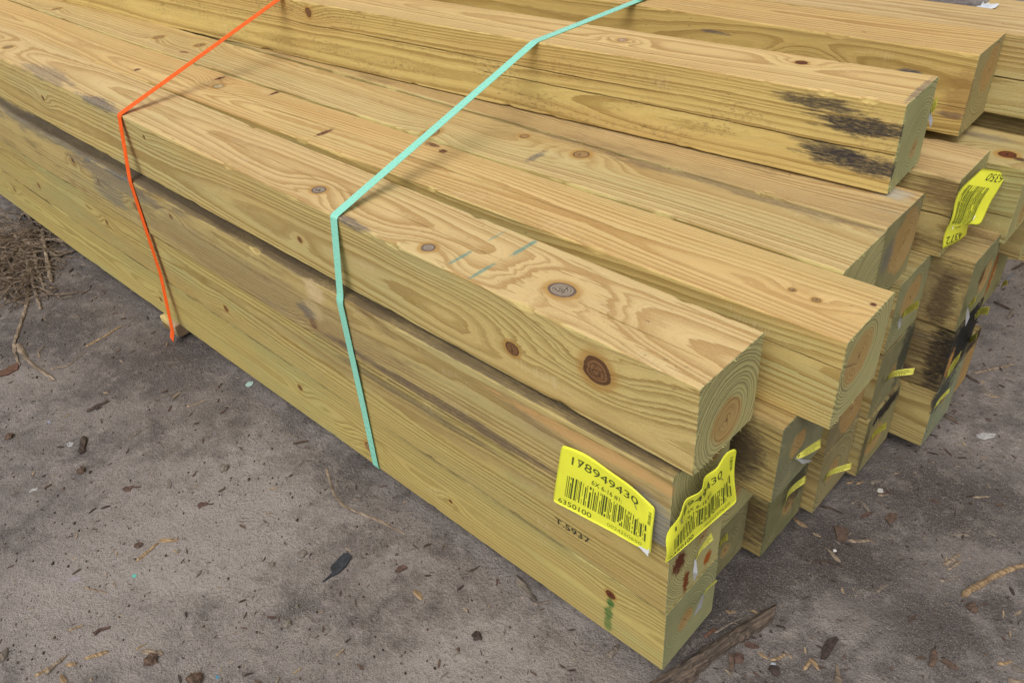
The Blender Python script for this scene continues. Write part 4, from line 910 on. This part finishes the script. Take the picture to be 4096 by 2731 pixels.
flake('bark_flake', 'reddish bark chip between the big strip and the bark plate', 'bark', [(2976, 2576), (2990, 2570), (3020, 2580), (3038, 2590), (3010, 2594), (2980, 2586)], M_RED, .005, .15)
flake('bark_flake', 'rust patch of rotted bark at the left edge below the roots', 'bark', [(-10, 1492), (30, 1470), (78, 1452), (70, 1480), (30, 1500), (-10, 1508)], frag_mat('rust_rot', (.12, .065, .045)), .003, .15)
flake('bark_flake', 'mulch-red bark plate beyond the mulch patch', 'bark', [(3540, 2070), (3560, 2050), (3592, 2055), (3580, 2080), (3560, 2095)], M_BROWN, .003, .2)
flake('scrap', 'tiny turquoise plastic scrap on the lower left ground', 'scrap', [(524, 2302), (532, 2292), (545, 2294), (540, 2304)], plain('turquoise_plastic', (.10, .42, .36), .5), .0006, .3)
flake('scrap', 'tiny blue plastic scrap at the bottom edge', 'scrap', [(857, 2696), (864, 2688), (873, 2698), (866, 2706)], plain('blue_plastic', (.06, .22, .34), .5), .0006, .3)
flake('scrap', 'pale green crumpled scrap beside the bottom timber', 'scrap', [(978, 1532), (990, 1518), (1010, 1520), (1006, 1532), (990, 1540)], plain('green_scrap', (.36, .50, .44), .5), .001, .5)
flake('flake', 'blue-grey flake left of the dark twigs', 'flake', [(186, 1680), (198, 1676), (203, 1686), (190, 1690)], plain('bluegrey_flake', (.26, .27, .33), .5), .0006, .3)
F_TUFT = fibrous('rusty_fibre', (.06, .040, .030), (.17, .11, .08))
clod('clump', 'shaggy brown pine cone like clump at the bottom left', 'clump', 603, 2640, .022, F_TUFT, rough=.5)
clod('clump', 'shaggy brown clump cut by the bottom edge', 'clump', 775, 2715, .026, F_TUFT, rough=.5)
clod('clump', 'small rusty tuft beside the broken V stem', 'clump', 553, 2176, .014, F_TUFT, rough=.5)
clod('clod', 'dark clod at the left edge above the leaves', 'clod', 36, 1745, .019, M_BROWN)
clod('clod', 'grey broken wood lump in the middle ground', 'clod', 893, 1868, .021, M_GREY, rough=.35)
clod('clod', 'red-brown lump left of the grey one', 'clod', 325, 1880, .018, M_BROWN, rough=.35)
clod('clod', 'olive clod on the ground beneath the black scrap', 'clod', 1145, 2490, .016, M_GREY)
clod('clod', 'dark clod in front of the green marked timber', 'clod', 1907, 2540, .016, M_DARK)
clod('clod', 'olive lump near the left of the black scrap', 'clod', 1210, 2218, .016, M_GREY)
clod('clod', 'small green-brown lump beside the broken V stem', 'clod', 1088, 2258, .013, M_GREY)
clod('stone', 'white stone on the ground beyond the stack foot', 'stone', 3521, 1960, .011, plain('white_stone', (.48, .46, .43), .7), rough=.3)
clod('stone', 'small white pebble on the mulch', 'stone', 3339, 2201, .006, plain('white_pebble', (.66, .64, .62), .7), rough=.2)
clod('stone', 'blue-white pebble low in the right half', 'stone', 3094, 2658, .009, plain('blue_pebble', (.42, .45, .52), .6), rough=.2)
clod('clod', 'black lump beside the blue-white pebble', 'clod', 3098, 2680, .016, M_DARK)
clod('clod', 'dark lump in the middle of the right ground', 'clod', 3890, 2430, .018, M_BROWN)
clod('clod', 'red-brown lump below the bark strip', 'clod', 2952, 2635, .018, M_RED)
flake('powder', 'smear of white powder on the ground right of the far corner end', 'powder', [(3905, 1740), (3935, 1730), (3985, 1732), (3980, 1748), (3940, 1756), (3915, 1750)], plain('white_powder', (.36, .35, .34), .9, noise=.3, scale=300), .0012, .05)
# white plastic wrap on the far bundle
q = P0 + Vector((.01, -.012, .004))
V = []; r = random.Random(5)
for i in range(9):
    for j in range(5): V.append((q.x-.012+.0045*i+.004*r.random(), q.y-.004+.02*j, q.z+.006*r.random()-.0 if j else q.z-.05))
F = [(i*5+j, i*5+5+j, i*5+6+j, i*5+1+j) for i in range(8) for j in range(4)]
me = mesh('plastic_wrap', V, F, plain('white_plastic', (.62, .64, .68), .35)); o = link('plastic_wrap', me); tag(o, 'scrap of white plastic wrap on the far bundle corner', 'plastic wrap')
sm = o.modifiers.new('s', 'SOLIDIFY'); sm.thickness = .0008
